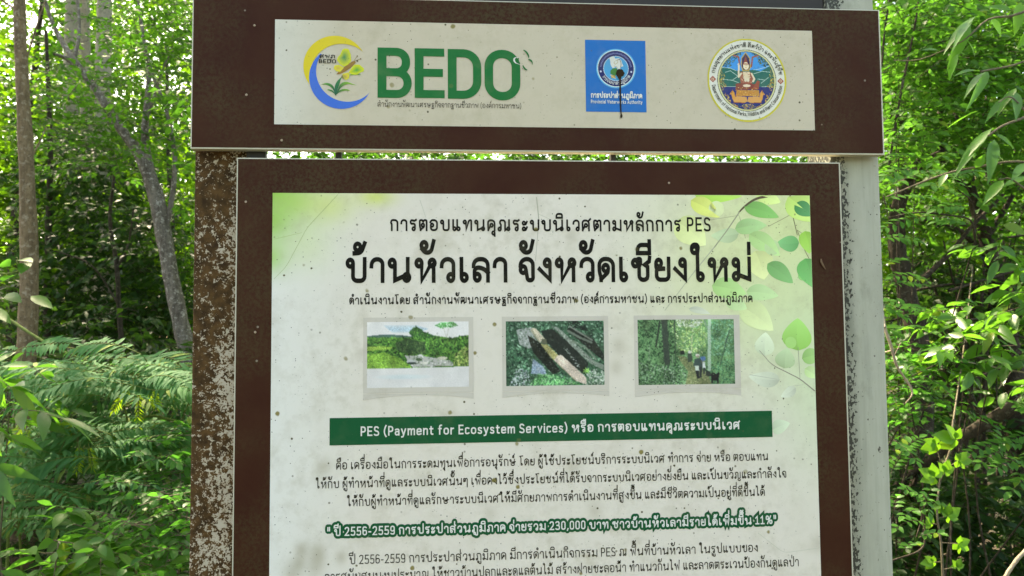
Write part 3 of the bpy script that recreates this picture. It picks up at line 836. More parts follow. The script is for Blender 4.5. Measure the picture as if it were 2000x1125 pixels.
# ---- the three photographs with their pale mounts
GR = [(40, 96, 34), (58, 120, 44), (84, 150, 52), (28, 70, 30), (110, 168, 60), (20, 50, 26)]
def pic_meadow():
    c = Canvas(186, 112, (214, 210, 206)); S = 1588 / 186; f = lambda x, y: ((x - 115) / 1312 * 186, (y - 125) / 850 * 112)
    for r in range(24):      # blue-grey cloud
        y0 = f(0, 170 + r * 4)[1]; x0, x1 = f(330 + r * 5, 0)[0], f(900 - abs(r - 12) * 12, 0)[0]
        c.poly([(x0, y0), (x1, y0), (x1, y0 + 1.3), (x0, y0 + 1.3)], (158, 188, 202), .16 + .4 * math.sin(math.pi * r / 23))
    c.poly([f(200, 255), f(660, 300), f(720, 330), f(115, 330)], (212, 208, 204))
    c.poly([f(115, 310), f(250, 296), f(420, 292), f(600, 305), f(700, 320), f(700, 420), f(115, 420)], (66, 104, 92))
    m = c.poly([f(115, 320), f(300, 330), f(640, 330), f(820, 315), f(1000, 310), f(1200, 345), f(1330, 320), f(1430, 310), f(1430, 715), f(115, 725)], (74, 130, 46))
    c.dabs(m, 1500, GR, 1, 3, 1)
    m = c.poly([f(650, 265), f(700, 215), f(750, 195), f(810, 225), f(840, 260), f(920, 285), f(1020, 330), f(700, 330)], (46, 92, 50)); c.dabs(m, 130, GR[:4], 1, 2.4, 2)
    m = c.poly([f(985, 180), f(1060, 140), f(1220, 135), f(1290, 180), f(1200, 205), f(1070, 215)], (66, 140, 70)); c.dabs(m, 90, [(60, 150, 70), (90, 170, 90), (200, 208, 196)], .8, 1.8, 3)
    c.line([f(1100, 215), f(1140, 350)], .8, (176, 172, 150)); c.line([f(1165, 210), f(1140, 330)], .8, (176, 172, 150))
    m = c.poly([f(115, 440), f(440, 450), f(420, 480), f(115, 500)], (140, 176, 60)); c.dabs(m, 60, [(140, 180, 60), (120, 165, 55)], 1, 2, 4)
    m = c.poly([f(480, 400), f(640, 345), f(860, 400), f(880, 540), f(640, 540), f(500, 490)], (48, 84, 44)); c.dabs(m, 380, [(40, 78, 40), (62, 96, 48), (36, 60, 38), (84, 112, 60)], 1, 2.6, 5)
    m = c.poly([f(860, 530), f(1000, 560), f(1180, 600), f(1430, 680), f(1430, 420), f(1000, 440)], (70, 128, 46)); c.dabs(m, 420, GR, 1, 3, 6)
    m = c.poly([f(115, 545), f(330, 520), f(520, 590), f(700, 718), f(115, 728)], (120, 172, 52)); c.dabs(m, 330, [(120, 176, 50), (140, 190, 70), (96, 150, 46), (70, 118, 40)], .8, 2.2, 7, .4)
    m = c.poly([f(600, 560), f(860, 575), f(1180, 630), f(1260, 700), f(700, 712), f(640, 640)], (170, 168, 160)); c.dabs(m, 120, [(190, 186, 182), (128, 146, 120), (96, 116, 92), (205, 200, 196)], 1, 3, 8, .35)
    for x, y, rx, ry, q in ((680, 640, 60, 20, (176, 178, 176)), (690, 662, 62, 14, (44, 60, 50)), (850, 660, 55, 16, (196, 192, 178)), (800, 562, 40, 10, (206, 204, 198)), (1080, 600, 70, 18, (190, 184, 160)), (780, 615, 40, 18, (60, 90, 56)), (1045, 695, 45, 8, (150, 150, 130))):
        X, Y = f(x, y); c.ellipse(X, Y, rx / 7.05, ry / 7.5, q)
    m = c.poly([f(1240, 560), f(1430, 420), f(1430, 710), f(1220, 700)], (96, 124, 52)); c.dabs(m, 330, [(150, 168, 76), (70, 104, 40), (40, 62, 32), (176, 184, 96), (96, 136, 54)], 1, 3, 9)
    c.poly([f(115, 728), f(700, 722), f(1430, 710), f(1430, 990), f(115, 990)], (205, 201, 197))
    for r in range(10): c.ellipse(*f(400 + r * 40, 835), 30, 3 + r % 3, (186, 202, 204), 0, .12)
    return c


def pic_weir():
    c = Canvas(182, 118, (52, 92, 66)); f = lambda x, y: ((x - 122) / 1262 * 182, (y - 118) / 826 * 118)
    G2 = [(40, 92, 58), (66, 120, 84), (96, 150, 110), (24, 56, 40), (140, 176, 146), (16, 36, 28)]
    c.dabs((0, 0, 182, 118), 1900, G2, 1, 3.2, 11)
    m = c.poly([f(260, 230), f(450, 200), f(520, 400), f(420, 470), f(300, 420)], (150, 156, 150)); c.dabs(m, 130, [(180, 184, 180), (110, 126, 112), (70, 96, 74)], 1, 2.4, 12)
    m = c.poly([f(400, 300), f(560, 400), f(820, 760), f(720, 800), f(470, 520)], (26, 32, 26)); c.dabs(m, 190, [(20, 26, 22), (44, 54, 44), (90, 104, 92), (14, 18, 14)], .8, 1.8, 13)
    m = c.poly([f(570, 250), f(720, 220), f(960, 430), f(1180, 670), f(1120, 800), f(800, 560), f(640, 380)], (34, 42, 36)); c.dabs(m, 150, [(30, 40, 34), (48, 60, 50), (24, 30, 26)], 1, 3, 14)
    c.dabs(c.inside([f(850, 460), f(900, 470), f(1080, 720), f(1030, 700)]), 34, [(210, 214, 208), (150, 160, 150)], .8, 1.6, 15)
    m = c.poly([f(720, 190), f(790, 200), f(1000, 400), f(1260, 640), f(1380, 690), f(1380, 760), f(1190, 660), f(960, 440)], (118, 132, 116)); c.dabs(m, 210, [(150, 160, 146), (96, 112, 94), (70, 84, 68), (176, 182, 168)], .8, 2.2, 16, .3)
    m = c.poly([f(900, 230), f(960, 200), f(1250, 360), f(1380, 560), f(1380, 640), f(1180, 480)], (30, 36, 30)); c.dabs(m, 120, [(22, 28, 24), (70, 82, 70)], .8, 2, 17)
    c.line([f(920, 250), f(1060, 330), f(1220, 400)], 4.2, (98, 108, 94)); c.line([f(940, 190), f(1100, 290), f(1230, 370)], 3, (112, 120, 106)); c.line([f(980, 380), f(1150, 470), f(1270, 610)], 3.4, (104, 122, 100))
    m = c.inside([f(900, 118), f(1090, 118), f(1180, 260), f(960, 200)]); c.dabs(m, 80, [(18, 24, 20), (30, 40, 32)], 1, 2.6, 18)
    c.poly([f(455, 205), f(510, 215), f(625, 350), f(590, 360), f(560, 400)], (204, 190, 160)); c.poly([f(455, 205), f(560, 400), f(530, 375), f(440, 240)], (150, 146, 118))
    c.poly([f(580, 352), f(640, 350), f(650, 408), f(575, 412)], (92, 94, 70))
    m = c.poly([f(570, 415), f(650, 418), f(790, 560), f(840, 570), f(760, 640), f(690, 580)], (170, 160, 92)); c.dabs(m, 60, [(180, 170, 110), (140, 132, 66), (196, 186, 140)], .8, 1.8, 19)
    m = c.poly([f(780, 560), f(840, 560), f(1150, 850), f(1150, 935), f(1020, 890), f(780, 660), f(735, 620)], (206, 184, 164)); c.dabs(m, 50, [(214, 194, 176), (190, 168, 146)], .8, 2, 20)
    c.line([f(760, 640), f(1010, 880)], 1.6, (168, 150, 118))
    m = c.poly([f(470, 600), f(600, 700), f(640, 800), f(440, 790)], (124, 148, 168)); c.dabs(m, 90, [(150, 170, 190), (90, 112, 130), (190, 200, 206)], .6, 1.6, 21)
    m = c.inside([f(150, 940), f(270, 720), f(400, 740), f(440, 940)]); c.dabs(m, 240, [(196, 200, 206), (226, 226, 226), (110, 122, 126), (60, 76, 70)], .8, 1.8, 22)
    m = c.inside([f(420, 940), f(520, 800), f(700, 800), f(900, 850), f(1130, 940)]); c.dabs(m, 330, [(70, 168, 84), (110, 190, 110), (40, 120, 60), (150, 206, 140)], 1, 3, 23, .4)
    m = c.inside([f(1140, 930), f(1150, 800), f(1260, 730), f(1390, 780), f(1390, 930)]); c.dabs(m, 200, [(190, 196, 180), (120, 150, 116), (206, 206, 198), (90, 130, 90)], .8, 2.4, 24)
    for q in range(7): a = q * .9; c.line([f(1150, 760), (f(1150, 760)[0] + 6 * math.cos(a), f(1150, 760)[1] + 5 * math.sin(a))], 1.6, (128, 196, 76))
    return c


def pic_trail():
    c = Canvas(184, 122, (92, 140, 84)); f = lambda x, y: ((x - 93) / 1260 * 184, (y - 93) / 836 * 122)
    c.dabs((0, 0, 184, 122), 900, [(70, 128, 72), (98, 152, 92), (50, 100, 58), (120, 168, 110)], 1, 3, 31)
    c.dabs((0, 0, 80, 122), 900, [(26, 66, 38), (44, 92, 52), (18, 44, 28), (70, 118, 70)], 1, 2.6, 32)
    m = c.inside([f(500, 93), f(960, 93), f(1000, 300), f(960, 520), f(620, 520), f(560, 300)]); c.dabs(m, 620, [(150, 186, 96), (126, 170, 88), (176, 200, 110), (104, 152, 76), (190, 206, 150)], .8, 2.4, 33)
    m = c.inside([f(560, 93), f(960, 93), f(900, 190), f(640, 200)]); c.dabs(m, 240, [(206, 208, 202), (190, 198, 176), (150, 180, 110)], .8, 2, 34)
    m = c.inside([f(1040, 93), f(1340, 93), f(1365, 560), f(1040, 560)]); c.dabs(m, 480, [(92, 156, 112), (70, 134, 92), (130, 182, 146), (52, 108, 70)], .8, 2.4, 35)
    m = c.inside([f(93, 640), f(720, 700), f(740, 930), f(93, 930)]); c.dabs(m, 900, [(40, 74, 44), (24, 46, 30), (120, 148, 120), (70, 104, 66), (168, 182, 160)], .7, 1.7, 36)
    m = c.inside([f(1020, 640), f(1368, 600), f(1368, 930), f(1000, 930)]); c.dabs(m, 430, [(44, 104, 68), (66, 132, 88), (30, 72, 48), (96, 156, 112)], .8, 2, 37)
    m = c.poly([f(600, 560), f(700, 570), f(800, 640), f(1000, 800), f(1040, 930), f(700, 930), f(740, 760), f(650, 640)], (118, 126, 78)); c.dabs(m, 300, [(132, 134, 86), (104, 116, 72), (156, 154, 110), (84, 104, 62), (70, 90, 56)], .8, 2, 38, .4)
    for x0, y0, x1, y1, wd, q in ((440, 93, 470, 640, 11, (52, 66, 54)), (385, 120, 330, 440, 3, (40, 52, 42)), (1030, 93, 1015, 740, 6, (150, 178, 150)), (965, 110, 1000, 200, 2, (110, 140, 116)), (575, 93, 580, 660, 2.2, (60, 84, 60)), (800, 300, 790, 520, 1.6, (170, 176, 130)), (850, 260, 920, 200, 1, (96, 110, 70)), (1290, 240, 1160, 680, 2, (58, 88, 66)), (1230, 400, 1290, 240, 1.4, (60, 90, 70)), (250, 420, 235, 620, 1.4, (110, 130, 100)), (870, 480, 875, 560, 1.6, (70, 84, 50)), (540, 560, 535, 680, 1.4, (120, 140, 110))):
        c.line([f(x0, y0), f(x1, y1)], wd, q)
    c.dabs(c.inside([f(395, 93), f(490, 93), f(520, 650), f(420, 650)]), 150, [(40, 52, 44), (74, 98, 70), (58, 70, 58)], .7, 1.8, 39)
    E = lambda x, y, rx, ry, q: c.ellipse(*f(x, y), rx / 6.85, ry / 6.85, q)
    c.poly([f(640, 500), f(690, 490), f(700, 545), f(640, 545)], (34, 40, 34)); E(765, 515, 20, 22, (190, 190, 176)); c.poly([f(740, 530), f(790, 530), f(800, 600), f(780, 645), f(735, 640)], (58, 72, 60))
    c.poly([f(905, 570), f(965, 570), f(972, 620), f(930, 640), f(900, 630)], (74, 120, 178)); c.poly([f(930, 640), f(962, 640), f(968, 720), f(930, 725)], (200, 204, 200))
    E(868, 555, 28, 20, (200, 194, 182)); E(868, 572, 22, 14, (150, 134, 118))
    c.poly([f(830, 600), f(900, 592), f(930, 640), f(925, 720), f(830, 700), f(806, 690)], (54, 76, 70))
    c.poly([f(828, 690), f(882, 690), f(886, 755), f(835, 760)], (190, 204, 186)); c.poly([f(835, 750), f(880, 750), f(885, 850), f(855, 855)], (34, 38, 40)); c.poly([f(882, 700), f(925, 700), f(912, 840), f(888, 845)], (44, 52, 50)); c.poly([f(935, 720), f(962, 720), f(955, 790), f(935, 795)], (50, 54, 56))
    c.poly([f(965, 740), f(1030, 770), f(1040, 830), f(970, 820)], (40, 52, 46))
    c.poly([f(1040, 810), f(1110, 800), f(1130, 775), f(1150, 780), f(1135, 850), f(1130, 920), f(1115, 920), f(1110, 880), f(1060, 880), f(1055, 918), f(1038, 918)], (22, 22, 26)); c.line([f(1050, 820), f(1050, 795), f(1075, 790), f(1095, 805)], 2.6, (22, 22, 26))
    return c


MOUNT = (.58, .535, .46)
M['mount'] = film('mount_print', MOUNT, dirt=.9)
M['mount_line'] = film('mount_line_print', (.72, .68, .60), dirt=.4)
for canvas, (x0, x1, z1, zl, zt, zm), (p0, p1, q1, q0) in (
        (pic_meadow(), (-167, 31.5, 24.5, -112.5, -124, -116), (-160, 23, 16.5, -102)),
        (pic_weir(), (84, 281, 24.5, -112, -123, -116), (91, 272.5, 16, -102)),
        (pic_trail(), (329, 530, 25, -113, -125.5, -118), (336, 519, 17, -103.5))):
    k = Ink(); e = 1e-3
    xs = np.linspace(x0, x1, 17); t = (xs - x0) / (x1 - x0)
    up = np.c_[xs * e, np.full(17, z_(zl - .6))]
    lo = np.c_[xs * e, ZC + (zm + (zt - zm) * (2 * t - 1) ** 2) * e]
    R4 = lambda a, b, c_, d: k.strip(np.array([[a * e, z_(d)], [b * e, z_(d)]]), np.array([[a * e, z_(c_)], [b * e, z_(c_)]]))
    R4(x0, x1, q1, z1); R4(x0, p0, q0, q1); R4(p1, x1, q0, q1); R4(x0, x1, zl + .6, q0)
    k.strip(up, lo)
    mt = link('photo_mount', k.mesh(-.0016), M['mount'], main)
    canvas.build('printed_photo', p0 * e, p1 * e, z_(q0), z_(q1), -.0016, M['picture'], main, 1.15, None, 1)

# ---- emblems of the header
ink = Ink(); cols = []


def shape(pts, a, b=None, z=None):
    """filled outline as a fan about its middle"""
    P = np.array([mm(p) for p in pts]); P = np.vstack([P, P[:1]])
    n = len(P); c = P[:-1].mean(0)
    ink.strip(np.repeat(c[None], n, 0), P)
    la = np.array(lin(a)) * GAIN; lb = np.array(lin(b if b else a)) * GAIN
    q = np.empty((2 * n, 3)); q[0::2] = la; q[1::2] = lb; cols.append(q)


def crescent(c0, r0, c1, r1, a0, a1, col):
    a = np.linspace(math.radians(a0), math.radians(a1), 49)
    O = np.array(c0) + np.c_[np.cos(a), np.sin(a)] * r0
    I = np.array(c1) + np.c_[np.cos(a), np.sin(a)] * r1
    d = np.linalg.norm(O - np.array(c1), axis=1)
    # inner edge follows the second circle where it lies inside the first
    u = (O - np.array(c1)) / d[:, None]
    I = np.array(c1) + u * np.minimum(d, r1)[:, None]
    O = np.array([mm(p) for p in O]); I = np.array([mm(p) for p in I])
    ink.strip(O, I); cols.append(np.tile(np.array(lin(col)) * GAIN, (98, 1)))


crescent((-219, 486), 57.5, (-206.5, 471.5), 57.0, 8, 222, (206, 184, 40))
crescent((-208, 465), 58, (-197, 477), 56.5, 130, 352, (44, 100, 190))
EMB = {'wing_a': [(-203, 486), (-210, 490), (-216, 498), (-214, 504), (-210, 508), (-206, 518), (-201, 520), (-195, 519), (-191, 509), (-190, 497), (-195, 490)], 'wing_b': [(-195, 474), (-188, 486), (-184, 490), (-175, 490), (-167, 483), (-167, 478), (-174, 475), (-180, 471), (-188, 472)], 'wing_c': [(-203, 484), (-212, 489), (-220, 488), (-222, 482), (-217, 477), (-210, 476)], 'wing_d': [(-206, 472), (-203, 463), (-199, 461), (-194, 464), (-193, 471), (-196, 475)], 'body': [(-217, 471), (-214, 475), (-206, 483), (-196, 490), (-188, 496), (-183, 497), (-182, 494), (-185, 490), (-192, 483), (-202, 476), (-210, 472)], 'stem': [(-218, 431), (-217, 449), (-212, 464), (-207, 468), (-205, 463), (-210, 457), (-215, 446)]}
shape(EMB['wing_a'], (20, 120, 80), (200, 200, 40)); shape(EMB['wing_b'], (40, 140, 60), (205, 205, 40))
shape(EMB['wing_c'], (196, 160, 70), (206, 200, 50)); shape(EMB['wing_d'], (196, 160, 70), (206, 200, 50))


def blade(pts, w0, a, b):
    P = roundpoly([(*mm(p), .012) for p in pts]); n = len(P)
    wd = np.sin(np.linspace(.25, math.pi, n)) * w0 / 1000
    T = np.gradient(P, axis=0); T /= np.linalg.norm(T, axis=1)[:, None]; N_ = np.c_[-T[:, 1], T[:, 0]]
    ink.strip(P + N_ * wd[:, None], P - N_ * wd[:, None])
    t = np.repeat(np.linspace(0, 1, n), 2)[:, None]; cols.append((np.array(lin(a)) * (1 - t) + np.array(lin(b)) * t) * GAIN)


blade([(-218, 432), (-217, 452), (-206, 468)], 3.4, (8, 84, 60), (30, 120, 60))
blade([(-218, 434), (-226, 455), (-244, 452)], 2.4, (8, 84, 60), (80, 150, 50))
blade([(-217, 434), (-205, 458), (-180, 451)], 3.0, (8, 84, 60), (130, 180, 50))
blade([(-217, 434), (-205, 446), (-192, 441)], 1.8, (8, 84, 60), (120, 176, 50))
blade([(-219, 434), (-226, 443), (-233, 442)], 1.4, (8, 84, 60), (70, 140, 50))
blade([(-194, 470), (-184, 473), (-171, 471)], 1.0, (120, 160, 40), (80, 140, 50))
shape(EMB['body'], (142, 106, 48))
for a, b in (((-185, 497), (-179, 506)), ((-183, 497), (-173, 501))):
    P = np.array([mm(a), mm(b)]); ink.stroke(P, .0007); cols.append(np.tile(np.array(lin((130, 110, 60))), (4, 1)))
    shape([(b[0] + math.cos(t) * 1.3, b[1] + math.sin(t) * 1.3) for t in np.linspace(0, 6.28, 9)[:-1]], (110, 90, 50))
me = ink.mesh(-.0018); set_colors(me, np.vstack(cols)); link('butterfly_emblem', me, M['art'], head)
lettering('emblem_lettering', [(("สพภ", -.2475, -.2195, z_(500.8), .0066, .17), dict(gap=.16)), (("BEDO", -.2485, -.2175, z_(491.5), .0062, .19), dict(gap=.2))], M['ink'], head, -.0024)

# large green letters
k = Ink(); e = 1e-3
def big(pts, wd=16.2): k.stroke(roundpoly([(*mm(p[:2]), p[2] * e) if len(p) > 2 else mm(p) for p in pts], 8), wd * e, False, False)
h = 8.1
big([(-142 + h, 523), (-142 + h, 429)])
big([(-142, 523 - 7.6), (-82.5 - h + .5, 523 - 7.6, 18), (-82.5 - h + .5, 477, 18), (-142, 477)], 15.2)
big([(-142, 477), (-79 - h, 477, 20), (-79 - h, 429 + 7.3, 20), (-142, 429 + 7.3)], 15)
big([(-74 + h, 523), (-74 + h, 429.5)]); big([(-74, 515.5), (-19.5, 515.5)], 15); big([(-74, 477), (-22, 477)], 15); big([(-74, 437), (-19, 437)], 15)
big([(-13 + h, 522.5), (-13 + h, 429)]); big([(-13, 515), (49.5 - h, 515, 26), (49.5 - h, 436.6, 26), (-13, 436.6)], 15.4)
big([(88, 515), (55 + h, 515, 30), (55 + h, 435, 30), (122 - h, 435, 30), (122 - h, 515, 30), (88, 515)], 16)
link('green_letters', k.mesh(-.0018), M['logogreen'], head)
k = Ink(); k2 = Ink()
def wing(kk, pts, w0):
    P = roundpoly([(*mm(p), .02) for p in pts], 6); n = len(P); wd = np.sin(np.linspace(0.15, math.pi - .1, n)) * w0 * e
    T = np.gradient(P, axis=0); T /= np.linalg.norm(T, axis=1)[:, None]; N_ = np.c_[-T[:, 1], T[:, 0]]
    kk.strip(P + N_ * wd[:, None], P - N_ * wd[:, None])
wing(k2, [(122, 495), (111, 499), (110, 508), (121, 509)], 1.6)
wing(k, [(128, 523), (138, 519), (138, 508)], 1.5); wing(k, [(137, 505), (144, 505), (145, 495)], 1.5); wing(k, [(127, 494), (128, 487), (135, 485)], 1.5); wing(k, [(122, 497), (116, 502), (119, 508)], 1.3)
link('butterfly_outline', k.mesh(-.0028), M['logogreen'], head); link('butterfly_gap', k2.mesh(-.0024), M['white_ink'], head)

# blue waterworks emblem
k = Ink(); k.strip(np.array([mm((245, 545.5)), mm((360.5, 545.5))]), np.array([mm((245, 408)), mm((360.5, 408))]))
plate = link('blue_emblem', k.mesh(-.0016), M['blue'], head)
CX, CZ = 303.2, 491
cv = Canvas(150, 150, (20, 110, 190)); c0 = 75; s_ = 75 / 38.5
for r_, q in ((38.2, (54, 150, 205)), (36.6, (96, 182, 214)), (35.2, (206, 216, 214)), (33.9, (26, 34, 92)), (23.9, (196, 208, 214)), (23.0, (52, 150, 196))):
    cv.ellipse(c0, c0, r_ * s_, r_ * s_, q)
for i in range(34):      # ring of small pale marks, too worn to read
    a = math.radians(172 - i * 164 / 33); cv.ellipse(c0 + math.cos(a) * 29 * s_, c0 - math.sin(a) * 29 * s_, 3.4, 1.7, (126, 128, 170), -a + (i % 3 - 1) * .5, .8)
for sx_ in (-1, 1): cv.ellipse(c0 + sx_ * 29 * s_, c0 + 6 * s_, 3.4, 3.6, (186, 190, 210))
P = lambda x, y: ((x - 480) / 235 * 35.5 * s_ + c0, (y - 422) / 245 * 36.6 * s_ + c0)
cv.poly([P(400, 290), P(430, 270), P(465, 275), P(470, 295), P(520, 290), P(545, 310), P(560, 360), P(575, 390), P(540, 400), P(530, 430), P(500, 430), P(480, 400), P(440, 420), P(415, 380), P(410, 330)], (206, 206, 196))
cv.line([P(480, 320), P(500, 315), P(505, 345), P(470, 370), P(455, 350), P(470, 330)], 1.6, (176, 150, 96)); cv.line([P(455, 390), P(490, 400), P(500, 420)], 1.5, (150, 130, 100))
cv.line([P(505, 310), P(530, 305), P(545, 350), P(540, 420)], 2, (28, 40, 70))
cv.poly([P(410, 450), P(440, 420), P(490, 415), P(500, 450), P(480, 500), P(470, 520), P(430, 500), P(410, 490)], (58, 120, 52)); cv.poly([P(415, 500), P(470, 515), P(475, 545), P(420, 545)], (176, 146, 80)); cv.line([P(410, 505), P(470, 550)], 3, (206, 180, 120))
disc = ((cv.X - c0) ** 2 + (cv.Y - c0) ** 2) < (38 * s_) ** 2
cv.build('waterworks_seal', (CX - 38.5) * e, (CX + 38.5) * e, z_(CZ - 38.5), z_(CZ + 38.5), -.0020, M['art'], head, 1.05, disc)
lettering('waterworks_lettering', [(("การประปาส่วนภูมิภาค", .2545, .3525, z_(434.2), .0088, .235), dict(gap=.08)), (("Provincial Waterworks Authority", .2545, .3525, z_(423.5), .0058, .20), dict(gap=.2, space=.5)),
          (("การประปาส่วนภูมิภาค", 0, 0, 0, .0052, .17), dict(polar=(CX * e, z_(CZ), .0312, math.radians(212), math.radians(332))))], M['white_ink'], head, -.0024)
# mud nest and its run
bm_v, bm_f = [], []
g = random.Random(5)
k = Ink()
for cx, cz, rr in ((310, 483, 7.2), (307, 479, 4.5), (314, 481, 5), (310, 474, 4)):
    k.fan([mm((cx + math.cos(a) * rr * g.uniform(.75, 1.15), cz + math.sin(a) * rr * g.uniform(.75, 1.15))) for a in np.linspace(0, 6.28, 15)[:-1]])
k.stroke(np.array([mm((310.5, 474)), mm((310.2, 440)), mm((311, 408)), mm((311.5, 402))]), .003, taper=(.0035, .0018))
k.fan([mm((311.6 + math.cos(a) * 2.2 * g.uniform(.7, 1.2), 400 + math.sin(a) * 4.2 * g.uniform(.7, 1.2))) for a in np.linspace(0, 6.28, 11)[:-1]])
link('mud_stain', k.mesh(-.0032), M['mud'], head)

# round national parks seal
cv = Canvas(230, 242, (206, 204, 190)); fx = lambda x: (x - 62) / 916 * 230; fy = lambda y: (y - 92) / 966 * 242; P = lambda x, y: (fx(x), fy(y))
cv.ellipse(115, 121, 115, 121, (196, 184, 60)); cv.ellipse(115, 121, 111.5, 117.5, (178, 168, 40)); cv.ellipse(115, 121, 109.5, 115.5, (206, 204, 190))
cv.ellipse(*P(519, 580), 85.5, 89.5, (40, 44, 36)); cv.ellipse(*P(519, 580), 84, 88, (196, 192, 140)); cv.ellipse(*P(519, 580), 79.5, 84, (40, 44, 36))
inn = ((cv.X - fx(519)) / 78.5) ** 2 + ((cv.Y - fy(580)) / 83) ** 2 < 1
keep = cv.a.copy()
cv.poly([P(150, 200), P(900, 200), P(900, 480), P(150, 480)], (42, 140, 204))
cv.poly([P(150, 430), P(330, 440), P(420, 470), P(600, 455), P(680, 470), P(800, 400), P(900, 380), P(900, 670), P(150, 670)], (22, 96, 84))
for q in ([(240, 435), (330, 440), (400, 470)], [(270, 490), (330, 470), (430, 540)], [(600, 455), (650, 450), (790, 405)], [(600, 500), (700, 470), (790, 480)], [(240, 570), (350, 580), (420, 530)], [(350, 580), (420, 605)], [(680, 610), (770, 540)], [(640, 560), (720, 570)], [(260, 655), (390, 652)], [(650, 655), (800, 640)]): cv.line([P(*p) for p in q], 1.3, (176, 206, 190))
cv.poly([P(150, 655), P(900, 650), P(900, 960), P(150, 960)], (24, 36, 104))
cv.dabs(cv.inside([P(230, 400), P(290, 290), P(420, 250), P(470, 270), P(400, 330), P(330, 420), P(250, 440)]), 220, [(36, 60, 40), (70, 92, 52), (26, 40, 30), (110, 120, 70)], 1, 2.6, 41)
cv.dabs(cv.inside([P(640, 300), P(560, 250), P(700, 280), P(800, 390), P(740, 420), P(660, 380)]), 200, [(36, 60, 40), (70, 92, 52), (26, 40, 30), (110, 120, 70)], 1, 2.6, 42)
cv.line([P(370, 290), P(430, 310), P(440, 400)], 4.5, (150, 84, 60)); cv.line([P(650, 290), P(590, 310), P(575, 420)], 4.5, (150, 84, 60))
cv.poly([P(455, 420), P(460, 320), P(512, 250), P(562, 320), P(568, 430), P(545, 470), P(470, 470)], (176, 150, 80)); cv.poly([P(465, 420), P(470, 325), P(512, 268), P(553, 325), P(556, 430), P(530, 460), P(485, 460)], (44, 22, 70))
cv.poly([P(478, 400), P(490, 360), P(510, 290), P(528, 360), P(545, 400)], (140, 58, 44)); cv.ellipse(*P(513, 412), 8.5, 11, (222, 204, 172)); cv.line([P(484, 388), P(540, 388)], 3, (150, 70, 50))
cv.line([P(500, 408), P(508, 408)], 1, (60, 40, 40)); cv.line([P(518, 408), P(526, 408)], 1, (60, 40, 40)); cv.line([P(506, 430), P(518, 430)], 1, (150, 60, 50))
cv.poly([P(450, 480), P(560, 480), P(590, 560), P(575, 620), P(450, 620), P(440, 560)], (156, 84, 64)); cv.poly([P(475, 480), P(555, 480), P(550, 560), P(480, 560)], (214, 192, 160)); cv.dabs(cv.inside([P(450, 480), P(570, 480), P(570, 610), P(450, 610)]), 60, [(206, 170, 110), (130, 50, 46), (220, 200, 170)], .8, 1.8, 43)
cv.line([P(455, 500), P(425, 540), P(430, 430), P(428, 390)], 5, (216, 198, 168)); cv.line([P(575, 500), P(605, 560), P(590, 590)], 5, (216, 198, 168))
cv.ellipse(*P(503, 572), 4, 6, (214, 200, 170)); cv.ellipse(*P(533, 572), 4, 6, (214, 200, 170))
cv.poly([P(390, 620), P(440, 610), P(640, 620), P(660, 680), P(390, 690)], (130, 56, 44)); cv.poly([P(600, 640), P(640, 575), P(668, 590), P(650, 680), P(570, 690)], (150, 70, 50)); cv.ellipse(*P(515, 640), 11, 4, (220, 200, 170))
cv.poly([P(400, 690), P(655, 690), P(660, 760), P(385, 760)], (190, 130, 56)); cv.dabs(cv.inside([P(385, 660), P(655, 660), P(660, 760), P(385, 760)]), 110, [(206, 150, 60), (150, 70, 40), (226, 196, 120), (170, 110, 50)], .8, 2, 44)
for xa in (-1, 1):
    q = lambda x, y: P(520 + xa * (520 - x), y) if xa > 0 else P(x, y)
    cv.poly([q(345, 790), q(400, 760), q(510, 770), q(520, 820), q(480, 840), q(370, 835)], (208, 150, 84)); cv.poly([q(350, 690), q(370, 720), q(385, 790), q(350, 800), q(335, 740), q(315, 745)], (210, 146, 66)); cv.line([q(350, 690), q(340, 725)], 2, (150, 80, 40)); cv.line([q(360, 832), q(480, 838)], 2, (150, 84, 40))
    cv.dabs(cv.inside([q(195, 620), q(230, 430), q(265, 530), q(250, 600), q(290, 640), q(240, 700)]), 90, [(206, 160, 50), (226, 190, 80), (170, 110, 40)], .8, 2, 45)
    cv.dabs(cv.inside([q(250, 720), q(300, 750), q(330, 830), q(420, 880), q(400, 900), q(300, 830)]), 60, [(206, 160, 50), (226, 190, 80), (170, 110, 40)], .8, 2, 46)
cv.dabs(cv.inside([P(420, 890), P(470, 860), P(540, 845), P(610, 870), P(640, 890), P(540, 915)]), 70, [(206, 160, 50), (226, 190, 80), (170, 110, 40)], .8, 2, 47)
cv.dabs(cv.inside([P(370, 850), P(660, 850), P(620, 900), P(420, 900)]), 30, [(40, 110, 90), (30, 84, 70)], .8, 1.8, 48)
cv.a[~inn] = keep[~inn]
for x in (127, 909):
    y = 570 if x < 500 else 580
    cv.poly([P(x - 38, y), P(x, y - 38), P(x + 38, y), P(x, y + 38)], (150, 70, 56)); cv.ellipse(*P(x, y), 4, 4, (206, 180, 150)); cv.ellipse(*P(x, y), 2, 2, (150, 70, 56))
oval = ((cv.X - 115) / 114.5) ** 2 + ((cv.Y - 121) / 120.5) ** 2 < 1
cv.build('national_parks_seal', .479, .634, z_(392), z_(554), -.0018, M['art'], head, 1.12, oval)
pol = (.5565, z_(473), .0655, math.radians(172), math.radians(9))
lettering('seal_lettering', [(("กรมอุทยานแห่งชาติ สัตว์ป่า และพันธุ์พืช", 0, 0, 0, .0062, .15), dict(polar=(.5565, z_(473), .0640, math.radians(169), math.radians(10))))], M['ink'], head, -.0024)
lettering('seal_lettering', [(("Department of National Parks,Wildlife and Plant Conservation", 0, 0, 0, .0060, .17), dict(polar=(.5565, z_(473), .0700, math.radians(189), math.radians(351))))], M['ink'], head, -.0024)


